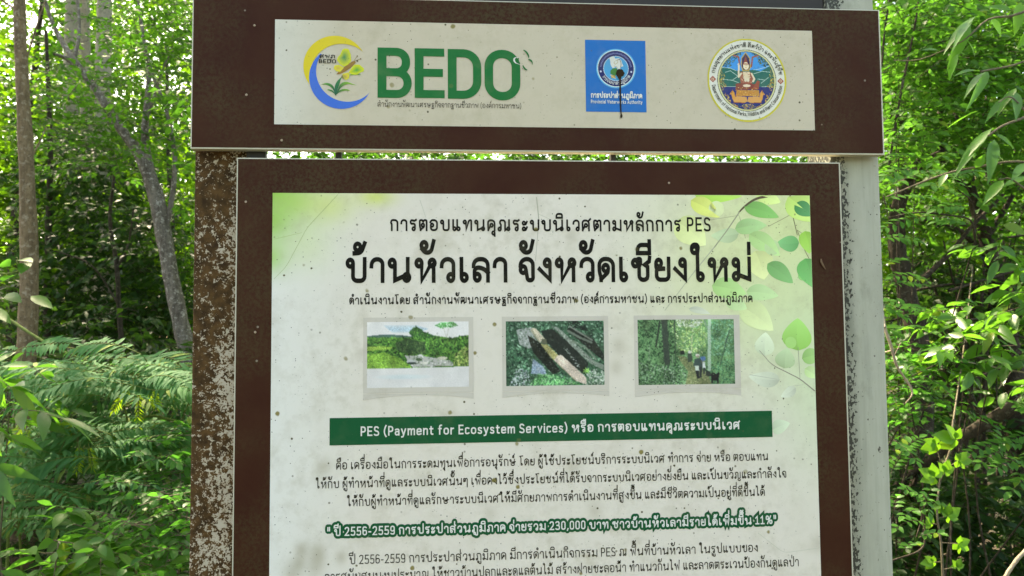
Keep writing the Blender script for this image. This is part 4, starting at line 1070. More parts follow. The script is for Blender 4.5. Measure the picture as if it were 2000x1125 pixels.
def rivet(x, z, parent, r=.0023):
    a = np.linspace(0, 2 * math.pi, 13)[:-1]
    V = [(x + math.cos(t) * r, -.0007, z_(z) + math.sin(t) * r) for t in a] + [(x + math.cos(t) * r * .8, -.0018, z_(z) + math.sin(t) * r * .8) for t in a]
    F = [(i, (i + 1) % 12, 12 + (i + 1) % 12, 12 + i) for i in range(12)] + [tuple(range(12, 24))]
    me = bpy.data.meshes.new('r'); me.from_pydata(V, [], F); me.update()
    link('rivet', me, M['rivet'], parent)


for x, z in ((-.378, 431), (-.365, 560), (-.3145, 348)): rivet(x, z, head)
for x, z in ((-.377, 235), (-.358, 0), (.401, 274)): rivet(x, z, main, .0022)

# a little case of an insect stuck on the frame
pts = [(691, 130), (691.5, 124), (695, 117), (699, 110)]
V, F = [], []
for i, (x, z) in enumerate(pts):
    for j in range(6):
        a = j * math.pi / 3; r_ = (.0012, .0022, .0022, .0008)[i]
        V.append((x / 1000 + math.cos(a) * r_, -.0035 + math.sin(a) * r_, z_(z)))
F = [(i * 6 + j, i * 6 + (j + 1) % 6, i * 6 + 6 + (j + 1) % 6, i * 6 + 6 + j) for i in range(3) for j in range(6)] + [tuple(range(5, -1, -1)), tuple(range(18, 24))]
me = bpy.data.meshes.new('c'); me.from_pydata(V, [], F); me.update()
tag(link('insect_case', me, plain('dry_case', (.16, .10, .06), .9, .2)), 'tiny brown dried insect case stuck on the right brown border of the board', 'insect case')
# ------------------------------------------------------------------ the forest: leaves and stems
def unit(a): return a / np.maximum(np.linalg.norm(a, axis=-1, keepdims=True), 1e-9)


def leaf_mat(name, dark, light, trans, tr=.42, rough=.42, spec=.5, var=.16):
    n = NT(name)
    a = n.n('VertexColor'); a.layer_name = 'Col'
    sep = n.n('SeparateColor'); n.l(a.outputs[0], sep.inputs[0])
    base = n.mix(sep.outputs[0], (*dark, 1), (*light, 1))
    # a few yellowing leaves, and blotches along each leaf
    base = n.mix(n.ramp(sep.outputs[1], .955, .975), base, (light[0] * 2.6, light[1] * 1.35, light[2] * .8, 1))
    blot = n.ramp(n.noise(n.coord(), 55, 3), .3, .7, (.82, .82, .82, 1), (1.12, 1.12, 1.12, 1))
    base = n.mix(1.0, base, blot, 'MULTIPLY')
    n.l(base, n.b.inputs['Base Color'])
    n.b.inputs['Roughness'].default_value = rough
    n.b.inputs['Specular IOR Level'].default_value = spec
    t = n.n('BsdfTranslucent')
    tc = n.mix(sep.outputs[0], tuple(v * (1 - var) for v in trans), tuple(v * (1 + var) for v in trans))
    n.l(tc, t.inputs[0])
    mx = n.n('MixShader'); mx.inputs[0].default_value = tr
    n.l(n.b.outputs[0], mx.inputs[1]); n.l(t.outputs[0], mx.inputs[2]); n.l(mx.outputs[0], n.out.inputs[0])
    return n.m


def bark_mat(name, a, b, scale=22, lichen=None):
    n = NT(name); co = n.coord((1, 1, .22)); c2 = n.coord()
    f = n.noise(co, scale, 6, .7)
    c = n.mix(n.ramp(f, .32, .68), (*a, 1), (*b, 1))
    c = n.mix(n.math('MULTIPLY', n.ramp(n.noise(c2, scale * 1.6, 5, .7), .5, .68), .6), c, tuple(v * .45 for v in a))
    if lichen:
        c = n.mix(n.math('MULTIPLY', n.ramp(n.noise(c2, 38, 4, .7), .54, .66), .7), c, (*lichen, 1))
    n.l(c, n.b.inputs['Base Color']); n.b.inputs['Roughness'].default_value = .9; n.b.inputs['Specular IOR Level'].default_value = .2
    n.bump(f, .7, .012)
    return n.m


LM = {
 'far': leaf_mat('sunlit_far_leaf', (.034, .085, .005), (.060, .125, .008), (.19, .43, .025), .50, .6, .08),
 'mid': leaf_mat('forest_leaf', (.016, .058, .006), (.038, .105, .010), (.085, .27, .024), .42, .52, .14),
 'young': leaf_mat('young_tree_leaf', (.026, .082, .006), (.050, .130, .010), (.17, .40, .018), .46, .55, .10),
 'dark': leaf_mat('shade_toned_leaf', (.008, .030, .006), (.019, .056, .010), (.045, .13, .014), .32, .5, .12),  # colour lowered to stand for the deep shade of the understory
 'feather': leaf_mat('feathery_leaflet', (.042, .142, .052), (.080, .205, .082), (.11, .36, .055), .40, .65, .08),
 'feather_young': leaf_mat('young_feathery_leaflet', (.11, .23, .018), (.17, .31, .03), (.32, .52, .03), .42, .5, .25),
 'broad': leaf_mat('broad_leaf', (.026, .095, .010), (.058, .160, .016), (.115, .36, .035), .42, .48, .18),
 'long': leaf_mat('long_glossy_leaf', (.022, .080, .012), (.052, .145, .020), (.15, .43, .035), .44, .36, .42),
 'pinnate': leaf_mat('pinnate_leaflet', (.028, .108, .014), (.050, .155, .020), (.10, .37, .04), .42, .45, .28),
 'vine': leaf_mat('lobed_vine_leaf', (.038, .125, .012), (.060, .165, .018), (.18, .44, .025), .42, .45, .28),
}
BK = {
 'brown': bark_mat('brown_bark', (.095, .066, .036), (.23, .165, .095), 34, (.34, .29, .21)),
 'pale': bark_mat('pale_bark', (.21, .185, .14), (.36, .32, .25), 18),
 'mottled': bark_mat('mottled_bark', (.065, .052, .040), (.22, .19, .155), 30, (.50, .47, .41)),
 'dark': bark_mat('dark_bark', (.022, .017, .011), (.060, .046, .030), 26, (.12, .11, .085)),
 'twig': bark_mat('twig_bark', (.10, .085, .055), (.20, .17, .11), 40),
 'green_twig': bark_mat('green_twig', (.09, .13, .03), (.17, .22, .06), 40),
 'dry_twig': bark_mat('dry_twig', (.22, .18, .12), (.38, .32, .23), 40),
}


def leaf_geo(P, D, N, L, W, seg=1, fold=.25, droop=.15, shape='oval'):
    """arrays of leaves -> vertices and faces; seg = stations between base and tip"""
    n = len(P); D = unit(D); S = unit(np.cross(D, N)); N = np.cross(S, D)
    L = np.broadcast_to(np.asarray(L, float), (n,))[:, None]; W = np.broadcast_to(np.asarray(W, float), (n,))[:, None]
    droop = np.broadcast_to(np.asarray(droop, float), (n,))[:, None]
    ts = np.linspace(0, 1, seg + 2)
    prof = {'oval': lambda t: np.sin(np.pi * t ** .85) ** .8, 'lance': lambda t: np.sin(np.pi * t ** .7) ** 1.1, 'heart': lambda t: np.sin(np.pi * t ** .55) ** .85}[shape]
    if seg == 1:
        ts = np.array([0, .45, 1.0])
    cols_ = []
    mid = lambda t: P + D * L * t - N * droop * L * t * t
    cols_.append(mid(0))
    for t in ts[1:-1]:
        c = mid(t); hw = W * .5 * float(prof(t))
        cols_ += [c + S * hw + N * hw * fold, c, c - S * hw + N * hw * fold]
    cols_.append(mid(1))
    nv = len(cols_)
    V = np.stack(cols_, 1).reshape(-1, 3)
    tri, quad = [], []
    k = len(ts) - 2
    tri += [(0, 1, 2), (0, 2, 3)]
    for j in range(k - 1):
        a, b = 1 + 3 * j, 4 + 3 * j
        quad += [(a, b, b + 1, a + 1), (a + 1, b + 1, b + 2, a + 2)]
    e = 1 + 3 * (k - 1)
    tri += [(e, nv - 1, e + 1), (e + 1, nv - 1, e + 2)]
    off = (np.arange(n) * nv)[:, None, None]
    T = (np.array(tri)[None] + off).reshape(-1, 3)
    Q = (np.array(quad)[None] + off).reshape(-1, 4) if quad else np.zeros((0, 4), int)
    return V, T, Q, nv


class Greens:
    """gathers leaf batches of one plant into one mesh"""
    def __init__(s): s.V, s.T, s.Q, s.C, s.n = [], [], [], [], 0

    def add(s, P, D, N, L, W, tone=None, **kw):
        P = np.asarray(P, float)
        if len(P) == 0: return
        V, T, Q, nv = leaf_geo(P, np.asarray(D, float), np.asarray(N, float), L, W, **kw)
        s.V.append(V); s.T.append(T + s.n); s.Q.append(Q + s.n); s.n += len(V)
        r = rng.random((len(P), 3))
        if tone is not None: r[:, 0] = np.clip(tone + (r[:, 0] - .5) * .6, 0, 1)
        s.C.append(np.repeat(r, nv, 0))

    def mesh(s):
        me = mesh_np(np.vstack(s.V), [np.vstack(s.T), np.vstack(s.Q)])
        set_colors(me, np.vstack(s.C)); return me


class Wood:
    def __init__(s): s.V, s.F, s.n = [], [], 0

    def tube(s, pts, r0, r1=None, k=6, radii=None, knobs=0.0):
        P = np.asarray(pts, float); m = len(P)
        rr = np.linspace(r0, r0 if r1 is None else r1, m) if radii is None else np.asarray(radii, float)
        T = unit(np.gradient(P, axis=0))
        ref = np.array([0, 0, 1.0]) if abs(T[0, 2]) < .8 else np.array([1.0, 0, 0])
        A = unit(np.cross(T, ref)); B = np.cross(T, A)
        a = np.linspace(0, 2 * math.pi, k, endpoint=False)
        ring = A[:, None] * np.cos(a)[None, :, None] + B[:, None] * np.sin(a)[None, :, None]
        if knobs: rr2 = rr[:, None] * (1 + knobs * rng.normal(size=(m, k)))
        else: rr2 = np.repeat(rr[:, None], k, 1)
        V = (P[:, None] + ring * rr2[..., None]).reshape(-1, 3)
        i, j = np.meshgrid(np.arange(m - 1), np.arange(k), indexing='ij')
        a0 = i * k + j; a1 = i * k + (j + 1) % k
        F = np.stack([a0, a1, a1 + k, a0 + k], -1).reshape(-1, 4)
        s.V.append(V); s.F.append(F + s.n); s.n += len(V)

    def mesh(s): return mesh_np(np.vstack(s.V), np.vstack(s.F), smooth=True)


def smooth_path(pts, n=24):
    """Catmull-Rom through pts (any dimension)"""
    P = np.asarray(pts, float)
    Q = np.vstack([2 * P[0] - P[1], P, 2 * P[-1] - P[-2]])
    out = []
    m = max(2, n // (len(P) - 1))
    for i in range(1, len(Q) - 2):
        for t in np.linspace(0, 1, m, endpoint=False):
            a, b, c, d = Q[i - 1], Q[i], Q[i + 1], Q[i + 2]
            out.append(.5 * ((2 * b) + (c - a) * t + (2 * a - 5 * b + 4 * c - d) * t * t + (3 * b - a - 3 * c + d) * t ** 3))
    out.append(P[-1]); return np.array(out)


def wpath(px, n=24):
    """photo path [(x, y, Y, width in photo pixels)] -> points and radii in metres"""
    pts = np.array([[*at(x, y, Y), wd * (Y - CAM.y) / FPX / 2] for x, y, Y, wd in px])
    s_ = smooth_path(pts, n); return s_[:, :3], np.maximum(s_[:, 3], .0006)


def plant(name, label, cat, base, wood, greens, bark, leaf, group=None, names=('stem', 'foliage'), kind=None):
    t = empty(name, (base[0], base[1], max(base[2], 0)))
    tag(t, label, cat, group, kind)
    inv = Matrix.Translation(-t.location)
    res = []
    for nm, src, mt in ((names[0], wood, bark), (names[1], greens, leaf)):
        if src is None or src.n == 0: continue
        o = link(nm, src.mesh(), mt, t); o.matrix_parent_inverse = inv; res.append(o)
    return t


def extra(t, name, src, mt):
    o = link(name, src.mesh(), mt, t); o.matrix_parent_inverse = Matrix.Translation(-t.location); return o


def rdir(n, zlo=-.4, zhi=.6):
    a = rng.uniform(0, 2 * math.pi, n); z = rng.uniform(zlo, zhi, n)
    return unit(np.c_[np.cos(a), np.sin(a), z])


def sprays(gr, wd, C_, twigs, per, tl, L, W, seg=1, zlo=-.35, zhi=.55, droop=.25, tone=None, twig_r=.0025, shape='oval', hang=.35, up=.55, spread=None):
    """clumps: short twigs out of every centre, each carrying alternate leaves"""
    C_ = np.asarray(C_, float); n = len(C_) * twigs
    B = np.repeat(C_, twigs, 0) + (rng.normal(size=(n, 3)) * (spread if spread is not None else tl * .35))
    D = rdir(n, zlo, zhi); ln = tl * rng.uniform(.6, 1.25, n)
    if wd is not None:
        for b, d, l in zip(B, D, ln):
            wd.tube([b - d * l * .2, b + d * l * .4 - np.array([0, 0, hang * l * .08]), b + d * l - np.array([0, 0, hang * l * .45])], twig_r, twig_r * .4, 3)
    t = (np.arange(per) + .5) / per
    TT = np.tile(t, n); BB = np.repeat(B, per, 0); DD = np.repeat(D, per, 0); LN = np.repeat(ln, per)
    P = BB + DD * (LN * TT)[:, None]; P[:, 2] -= hang * LN * .45 * TT ** 2
    side = np.where(np.tile(np.arange(per) % 2, n) == 0, 1.0, -1.0)[:, None]
    U = np.array([0, 0, 1.0]); S = unit(np.cross(DD, U))
    ang = rng.uniform(.55, 1.15, len(P))[:, None]
    last = (TT > 1 - 1 / per)[:, None]
    D2 = np.where(last, DD, DD * np.cos(ang) + S * side * np.sin(ang)) + rng.normal(size=P.shape) * .18
    D2[:, 2] -= droop
    N = unit(U * up + rng.normal(size=P.shape) * .33 + DD * .1)
    m = len(P)
    tn = None
    gr.add(P, D2, N, L * rng.uniform(.65, 1.2, m), W * rng.uniform(.7, 1.15, m), tone=tone, seg=seg, shape=shape, droop=rng.uniform(.05, .4, m))


def px_cloud(n, x0, x1, y0, y1, Y0, Y1, keep=None):
    """n points filling the part of the forest seen in a photo window, between two depths"""
    out = []
    while len(out) < n:
        x, y, Y = rnd.uniform(x0, x1), rnd.uniform(y0, y1), rnd.uniform(Y0, Y1)
        if keep is not None and not keep(x, y): continue
        out.append(at(x, y, Y))
    return np.array(out)


def blobs(n, R_, cen):
    d = unit(rng.normal(size=(n, 3))) * (rng.random((n, 1)) ** .45); return np.asarray(cen) + d * np.asarray(R_)


# ---- ground
def ground():
    n = 70; xs = np.linspace(-60, 60, n); ys = np.linspace(-50, 70, n)
    X, Y = np.meshgrid(xs, ys); Z = .12 * np.sin(X * .5) * np.cos(Y * .43) + .10 * np.sin(X * 1.3 + Y) - .12 + np.clip(Y - 12, 0, 60) * .02
    V = np.c_[X.ravel(), Y.ravel(), Z.ravel()]
    i = np.arange((n - 1) ** 2); r_, c_ = i // (n - 1), i % (n - 1); a = r_ * n + c_
    m = NT('leaf_litter'); co = m.coord()
    c = m.mix(m.ramp(m.noise(co, 9, 6, .7), .35, .65), (.030, .022, .012), (.095, .070, .038))
    c = m.mix(m.ramp(m.noise(co, 1.1, 4), .5, .62), c, (.030, .055, .014))
    m.l(c, m.b.inputs['Base Color']); m.b.inputs['Roughness'].default_value = .95; m.bump(m.noise(co, 22, 5), 1, .05)
    o = link('forest_floor', mesh_np(V, np.c_[a, a + 1, a + n + 1, a + n], True), m.m)
    tag(o, 'forest floor of leaf litter and moss under the trees', 'ground', kind='structure')


ground()

# ---- far-off wood all round (one mass) and the unseen roof of leaves that shades the clearing
gr = Greens()
def wall(n, x0, x1, y0, y1, Y0, Y1, keep=None, L=.15, W=.085, tone=None):
    C_ = px_cloud(n, x0, x1, y0, y1, Y0, Y1, keep)
    sprays(gr, None, C_, 5, 8, .7, L, W, seg=1, spread=.35, tone=tone, droop=.35)
hole = lambda x, y: y > 300 or math.sin(x * .031 + 1.3 * math.sin(y * .017)) + math.sin(y * .036 + x * .011) < .95 + (y / 300) * 1.2
wall(1500, -420, 430, -60, 760, 11, 19, hole)
wall(900, -420, 430, 240, 760, 10, 15)
wall(1500, 1640, 2450, -160, 800, 11, 18)
wall(700, 1640, 2450, 250, 760, 9, 13)
wall(1000, 380, 1700, -420, 420, 12, 19)
wall(300, -420, 380, -420, -40, 13, 19)
wall(300, 1700, 2450, -420, -100, 12, 19)
wall(300, 1640, 2450, -160, 500, 9, 12)
wall(350, 380, 1700, 420, 800, 13, 19, L=.3, W=.16)
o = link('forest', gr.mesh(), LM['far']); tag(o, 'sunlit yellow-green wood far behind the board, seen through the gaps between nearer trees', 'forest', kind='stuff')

gr = Greens()
n = 0
C_ = []
while len(C_) < 520:      # leafy roof with gaps
    x, y = rnd.uniform(-11, 11), rnd.uniform(.2, 9.5)
    q = math.sin(x * .9 + 1.1) + math.sin(y * .8 + x * .3) + math.sin(x * .37 - y * .6 + 2)
    if q < -.35 and rnd.random() < .85: continue
    C_.append((x, y, rnd.uniform(6.2, 9.5) + .12 * abs(x)))
sprays(gr, None, np.array(C_), 5, 9, .8, .17, .085, spread=.4)
# unseen trees behind the viewer, added to darken the board's reflections
C_ = []
while len(C_) < 520:
    a = rnd.uniform(R(150), R(390)); r_ = rnd.uniform(9, 13)
    z = rnd.uniform(.3, 8.5)
    if 3.1 < z and math.sin(a * 7 + z * .8) + math.sin(a * 17 - z) > 1.0: continue
    C_.append((math.cos(a) * r_, -1.4 + math.sin(a) * r_, z))
sprays(gr, None, np.array(C_), 5, 8, 1.0, .32, .17, spread=.5)
o = link('unseen_canopy', gr.mesh(), LM['mid']); tag(o, 'unseen roof of dark leaves over the clearing, with trees added behind the viewer', 'forest canopy', kind='stuff')

# ---- trees standing to the left of the board
def stem_tree(name, label, path, bark, leaf, tops=(), group=None, twigs=(), knobs=.05, k=9, n=40, crown_kw=None, extra_leaf=None):
    wd, gr = Wood(), Greens()
    P, r_ = wpath(path, n)
    wd.tube(P, 0, radii=r_, k=k, knobs=knobs)
    for tw in twigs:
        Q, q = wpath(tw, 16); wd.tube(Q, 0, radii=q, k=6, knobs=.04)
    kw = dict(twigs=6, per=8, tl=.55, L=.10, W=.055, seg=1)
    kw.update(crown_kw or {})
    for c in tops: sprays(gr, wd, c, **kw)
    return plant(name, label, 'tree', P[0], wd, gr, BK[bark], LM[leaf], group, ('trunk', 'crown'))


inleft = lambda x, y: not (255 < x < 315 and 70 < y < 125)
hi = lambda x, y, z, rx, ry, rz, n: blobs(n, (rx, ry, rz), (x, y, z))
GT = 'trees left of the board'
stem_tree('slender_tree', 'slender brown-barked tree nearest to the left picture edge, straight and spotted with pale lichen',
          [(48, 1185, 3.0, 58), (46, 1060, 3.0, 48), (45, 960, 3.0, 42), (50, 760, 3.0, 37), (57, 560, 3.0, 32), (54, 380, 3.0, 28), (44, 160, 3.0, 23), (37, -40, 3.0, 20), (20, -700, 3.1, 18), (10, -1500, 3.2, 10)],
          'brown', 'mid', [hi(-3.0, 3.2, 7.6, 1.4, 1.4, .9, 26)], GT,
          [[(38, 20, 3.0, 5), (10, 5, 3.0, 4), (-40, -40, 2.9, 2)], [(42, 150, 3.0, 4), (75, 40, 3.1, 3), (100, -30, 3.2, 2)], [(52, 330, 3.0, 3), (90, 250, 3.1, 2)]])
stem_tree('pale_tree', 'pale straight trunk farther back, left of the other two pale trunks',
          [(150, 770, 8.2, 34), (149, 560, 8.2, 30), (146, 400, 8.2, 29), (137, 250, 8.2, 27), (141, 60, 8.2, 25), (142, -100, 8.2, 23), (140, -600, 8.2, 14)],
          'pale', 'mid', [hi(-6.0, 8.2, 9.6, 1.6, 1.6, 1.0, 24)], GT)
stem_tree('pale_tree', 'narrow grey trunk in the middle of the three pale trunks',
          [(182, 770, 8.8, 26), (180, 560, 8.8, 24), (172, 330, 8.8, 22), (165, 100, 8.8, 21), (163, -100, 8.8, 19), (160, -600, 8.8, 12)],
          'pale', 'mid', [hi(-5.6, 8.8, 10.2, 1.4, 1.4, 1.0, 20)], GT)
stem_tree('pale_tree', 'thick pale trunk right of the other two pale trunks, beside the leaning tree',
          [(205, 780, 7.8, 40), (203, 560, 7.8, 34), (197, 380, 7.8, 31), (201, 200, 7.8, 29), (204, 20, 7.8, 27), (206, -120, 7.8, 25), (210, -600, 7.8, 14)],
          'pale', 'mid', [hi(-4.9, 7.8, 9.4, 1.6, 1.6, 1.0, 24)], GT)
stem_tree('shady_tree', 'shady green tree far behind the pale trunks, darker than the wood around it',
          [(30, 900, 10.0, 22), (25, 500, 10.0, 18), (60, 200, 10.0, 12), (90, -60, 10.0, 7)], 'dark', 'mid',
          [px_cloud(30, -160, 60, 60, 330, 9.2, 11.5), px_cloud(34, 60, 270, -60, 240, 9.2, 11.5, lambda x, y: not (205 < x < 235 and y < 70))], GT, crown_kw=dict(twigs=6, per=9, tl=.6, L=.12, W=.065))
stem_tree('young_tree', 'young bright green tree filling the space between the slender tree and pale trunks',
          [(95, 900, 6.6, 16), (92, 600, 6.6, 13), (98, 300, 6.6, 10), (90, 60, 6.6, 6)], 'dark', 'young',
          [px_cloud(60, -120, 150, 90, 560, 6.0, 8.6)], GT, crown_kw=dict(twigs=5, per=9, tl=.5, L=.10, W=.055))
stem_tree('young_tree', 'young bright green tree behind the leaning tree, close to the rusted post',
          [(335, 900, 7.2, 15), (340, 600, 7.2, 13), (330, 300, 7.2, 9), (325, 80, 7.2, 5)], 'dark', 'young',
          [px_cloud(62, 215, 420, 120, 600, 6.4, 9.0, lambda x, y: inleft(x, y))], GT, crown_kw=dict(twigs=5, per=9, tl=.5, L=.10, W=.055))
inleft = lambda x, y: not (255 < x < 315 and 70 < y < 125)
stem_tree('leaning_tree', 'leaning mottled grey tree that forks above and spreads green leaves just left of the board',
          [(405, 1085, 4.0, 44), (385, 800, 4.0, 36), (362, 670, 4.0, 31), (338, 560, 4.0, 29), (318, 450, 4.0, 29), (302, 375, 4.0, 27), (272, 300, 4.0, 22), (238, 255, 4.0, 18), (180, 165, 4.0, 14), (140, 110, 4.0, 11), (105, 50, 4.1, 8), (78, -30, 4.2, 6)],
          'mottled', 'mid',
          [px_cloud(46, 140, 375, 40, 330, 3.4, 5.0, inleft), px_cloud(26, 230, 380, -90, 90, 3.4, 5.0, inleft), px_cloud(14, 70, 220, 150, 330, 3.6, 4.8)], GT,
          [[(300, 370, 4.0, 20), (289, 315, 4.0, 17), (283, 250, 4.0, 13), (291, 160, 4.1, 10), (283, 90, 4.2, 8), (262, -40, 4.3, 5)],
           [(320, 462, 4.0, 10), (333, 405, 4.0, 10), (342, 330, 4.0, 9), (338, 275, 4.0, 8), (322, 205, 4.0, 7), (300, 150, 4.0, 5), (290, 110, 4.1, 3)],
           [(178, 165, 4.0, 9), (135, 118, 4.0, 8), (105, 105, 3.9, 5)], [(145, 120, 4.0, 7), (155, 60, 4.1, 6), (150, -20, 4.2, 5)],
           [(285, 240, 4.0, 6), (320, 130, 3.9, 4), (345, 90, 3.9, 3)]], n=55,
          crown_kw=dict(twigs=5, per=9, tl=.34, L=.062, W=.034))
stem_tree('sapling', 'thin bare-stemmed sapling between the leaning tree and the pale trunks',
          [(255, 900, 5.2, 12), (235, 640, 5.2, 9), (228, 520, 5.2, 8), (215, 430, 5.2, 7), (225, 330, 5.2, 5)], 'dark', 'dark',
          [px_cloud(20, 205, 345, 330, 640, 4.8, 6.2)], None, [[(230, 520, 5.2, 5), (250, 480, 5.2, 4), (262, 400, 5.1, 3)], [(235, 600, 5.2, 4), (180, 520, 5.1, 3), (110, 490, 5.1, 2)]],
          crown_kw=dict(twigs=5, per=9, tl=.4, L=.075, W=.036))
# creepers that hide the pale trunks
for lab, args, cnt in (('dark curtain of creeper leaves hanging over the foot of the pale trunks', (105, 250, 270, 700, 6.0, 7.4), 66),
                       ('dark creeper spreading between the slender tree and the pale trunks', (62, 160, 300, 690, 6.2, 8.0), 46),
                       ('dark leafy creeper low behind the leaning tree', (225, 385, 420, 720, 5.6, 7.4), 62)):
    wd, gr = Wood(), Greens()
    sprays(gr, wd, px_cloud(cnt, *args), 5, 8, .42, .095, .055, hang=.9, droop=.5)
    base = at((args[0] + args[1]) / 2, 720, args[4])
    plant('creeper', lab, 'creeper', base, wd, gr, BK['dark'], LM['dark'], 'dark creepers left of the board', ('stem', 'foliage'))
# ------------------------------------------------------------------ shrubs and climbers close to the board
UPV = np.array([0, 0, 1.0])
V3 = lambda v: np.array([v.x, v.y, v.z])


def rachis(A, B, sag, n):
    A, B = np.asarray(A, float), np.asarray(B, float); t = np.linspace(0, 1, n)[:, None]
    P = A + (B - A) * t; P[:, 2] += sag * np.linalg.norm(B - A) * (4 * t * (1 - t))[:, 0] * .5
    return P


def pinnate(gr, wd, A, B, pairs, L, W, sag=.15, nrm=None, tone=None, wood_r=.0012, seg=2, ang=1.0, shape='oval', droop=.2):
    """one feather-shaped leaf: leaflets in pairs along a stalk from A to B and one at the tip"""
    P = rachis(A, B, sag, pairs * 2 + 3)
    if wd is not None: wd.tube(P, wood_r, wood_r * .5, 4)
    T = unit(np.gradient(P, axis=0)); nrm = np.array([0, -.25, 1.0]) if nrm is None else np.asarray(nrm, float)
    idx = np.linspace(max(2, len(P) // 5), len(P) - 2, pairs).astype(int)
    Pb, D, Nn, ls = [], [], [], []
    for j, i in enumerate(idx):
        S = unit(np.cross(T[i], nrm))
        for sg in (1, -1):
            Pb.append(P[i]); D.append(T[i] * math.cos(ang) + S * sg * math.sin(ang) + rng.normal(size=3) * .10)
            Nn.append(unit(nrm + rng.normal(size=3) * .16)); ls.append(.7 + .3 * math.sin(math.pi * (j + .7) / (pairs + .6)))
    Pb.append(P[-1]); D.append(T[-1]); Nn.append(nrm); ls.append(1.0)
    ls = np.array(ls) * rng.uniform(.88, 1.1, len(ls))
    gr.add(np.array(Pb), np.array(D), np.array(Nn), L * ls, W * ls, tone=tone, seg=seg, droop=droop, shape=shape)


def stem_from_ground(wd, x, y, Y, gx=None, r=.008, n=14, lean=0.0):
    T_ = V3(at(x, y, Y)); B = np.array([T_[0] + lean, Y + rnd.uniform(-.1, .25), -.05])
    M_ = (T_ + B) / 2 + np.array([rnd.uniform(-.08, .08), 0, .1])
    P = smooth_path([B, M_, T_], n); wd.tube(P, r, r * .45, 5, knobs=.05); return P


def feathery(label, cx, cy, rx, ry, Y0, Y1, n, stems, young=(), size=1.0):
    wd, gr, gy = Wood(), Greens(), Greens()
    hubs = []
    for st in stems:
        P, r_ = wpath(st, 22); wd.tube(P, 0, radii=r_, k=5); hubs += list(P[4:])
    base = stem_from_ground(wd, cx + rnd.uniform(-20, 20), cy, (Y0 + Y1) / 2)
    hubs = np.array(hubs) if hubs else np.array([base[-1]])
    for i in range(n):
        Y = rnd.uniform(Y0, Y1); u, v = rnd.gauss(0, .5), rnd.gauss(0, .5)
        ax = cx + rx * max(-1, min(1, u))
        if -10 < ax < 120 and rnd.random() < .45: ax += rnd.choice((-110, 130))
        A = V3(at(ax, cy + ry * max(-1, min(1, v)), Y))
        a = rnd.choice((rnd.uniform(-.7, .7), math.pi + rnd.uniform(-.7, .7))); ln = rnd.uniform(.20, .34) * size
        d = np.array([math.cos(a), math.sin(a) * .9, rnd.uniform(-.22, .12)])
        h = hubs[np.argmin(np.linalg.norm(hubs - A, axis=1))]
        if np.linalg.norm(h - A) < .45: wd.tube(rachis(h, A, .1, 6), .0022, .0013, 4)
        pinnate(gr, wd, A, A + d * ln, rnd.randint(12, 16), rnd.uniform(.058, .085) * size, .0165 * size, sag=rnd.uniform(.05, .25), nrm=(rnd.uniform(-.25, .25), -rnd.uniform(.15, .75), 1), tone=rnd.random(), seg=2, ang=rnd.uniform(1.05, 1.25), shape='lance', droop=.25)
    for x0, y0, x1, y1, Y in young:
        A, B = V3(at(x0, y0, Y)), V3(at(x1, y1, Y))
        pinnate(gy, wd, A, B, 11, .030, .0062, sag=.03, nrm=(rnd.uniform(-.4, .4), -1, .2), tone=.7, seg=1, ang=.8, droop=.3)
    t = plant('feathery_shrub', label, 'shrub', base[0], wd, gr, BK['green_twig'], LM['feather'], 'feathery shrubs at lower left')
    if gy.n: extra(t, 'young_leaves', gy, LM['feather_young'])


feathery('blue-green feathery shrub touching the rusted post, with a drooping yellow young shoot', 265, 745, 125, 58, 1.15, 2.0, 58,
         [[(-30, 590, 1.9, 6), (50, 645, 1.8, 6), (120, 685, 1.7, 5), (225, 722, 1.6, 4), (300, 742, 1.5, 3)], [(385, 840, 1.5, 6), (330, 820, 1.5, 6), (285, 814, 1.5, 5), (215, 850, 1.5, 4)], [(250, 825, 1.6, 4), (235, 785, 1.6, 4), (170, 742, 1.6, 3)]],
         [(272, 752, 268, 842, 1.35), (258, 752, 222, 800, 1.35), (290, 755, 305, 790, 1.35)])
feathery('feathery shrub at the left picture edge on an arching green shoot', 45, 745, 85, 62, 1.5, 2.3, 24,
         [[(-40, 772, 1.8, 5), (60, 752, 1.8, 5), (130, 737, 1.8, 4), (185, 750, 1.7, 3)]], [(60, 812, 22, 858, 1.5)])
feathery('feathery shrub low in front of the slender trunk, with bright yellow-green tips', 110, 890, 105, 62, 1.2, 1.9, 40,
         [[(-20, 910, 1.6, 5), (70, 860, 1.6, 5), (150, 835, 1.6, 4)]], [(60, 828, 40, 880, 1.3), (95, 830, 140, 838, 1.3), (158, 862, 150, 918, 1.25), (172, 865, 182, 912, 1.25)])
feathery('spreading feathery shrub under the yellow-tipped one, midway to the rusted post', 235, 865, 95, 42, 1.25, 2.0, 38,
         [[(350, 850, 1.6, 5), (260, 880, 1.6, 4), (190, 900, 1.6, 3)]], [(205, 842, 226, 862, 1.3)])
feathery('lowest feathery shrub, with broad dull fronds near the lower left corner', 45, 1000, 100, 62, 1.1, 1.9, 30, [[(-30, 1080, 1.5, 5), (30, 1020, 1.5, 5), (110, 975, 1.5, 4)]])


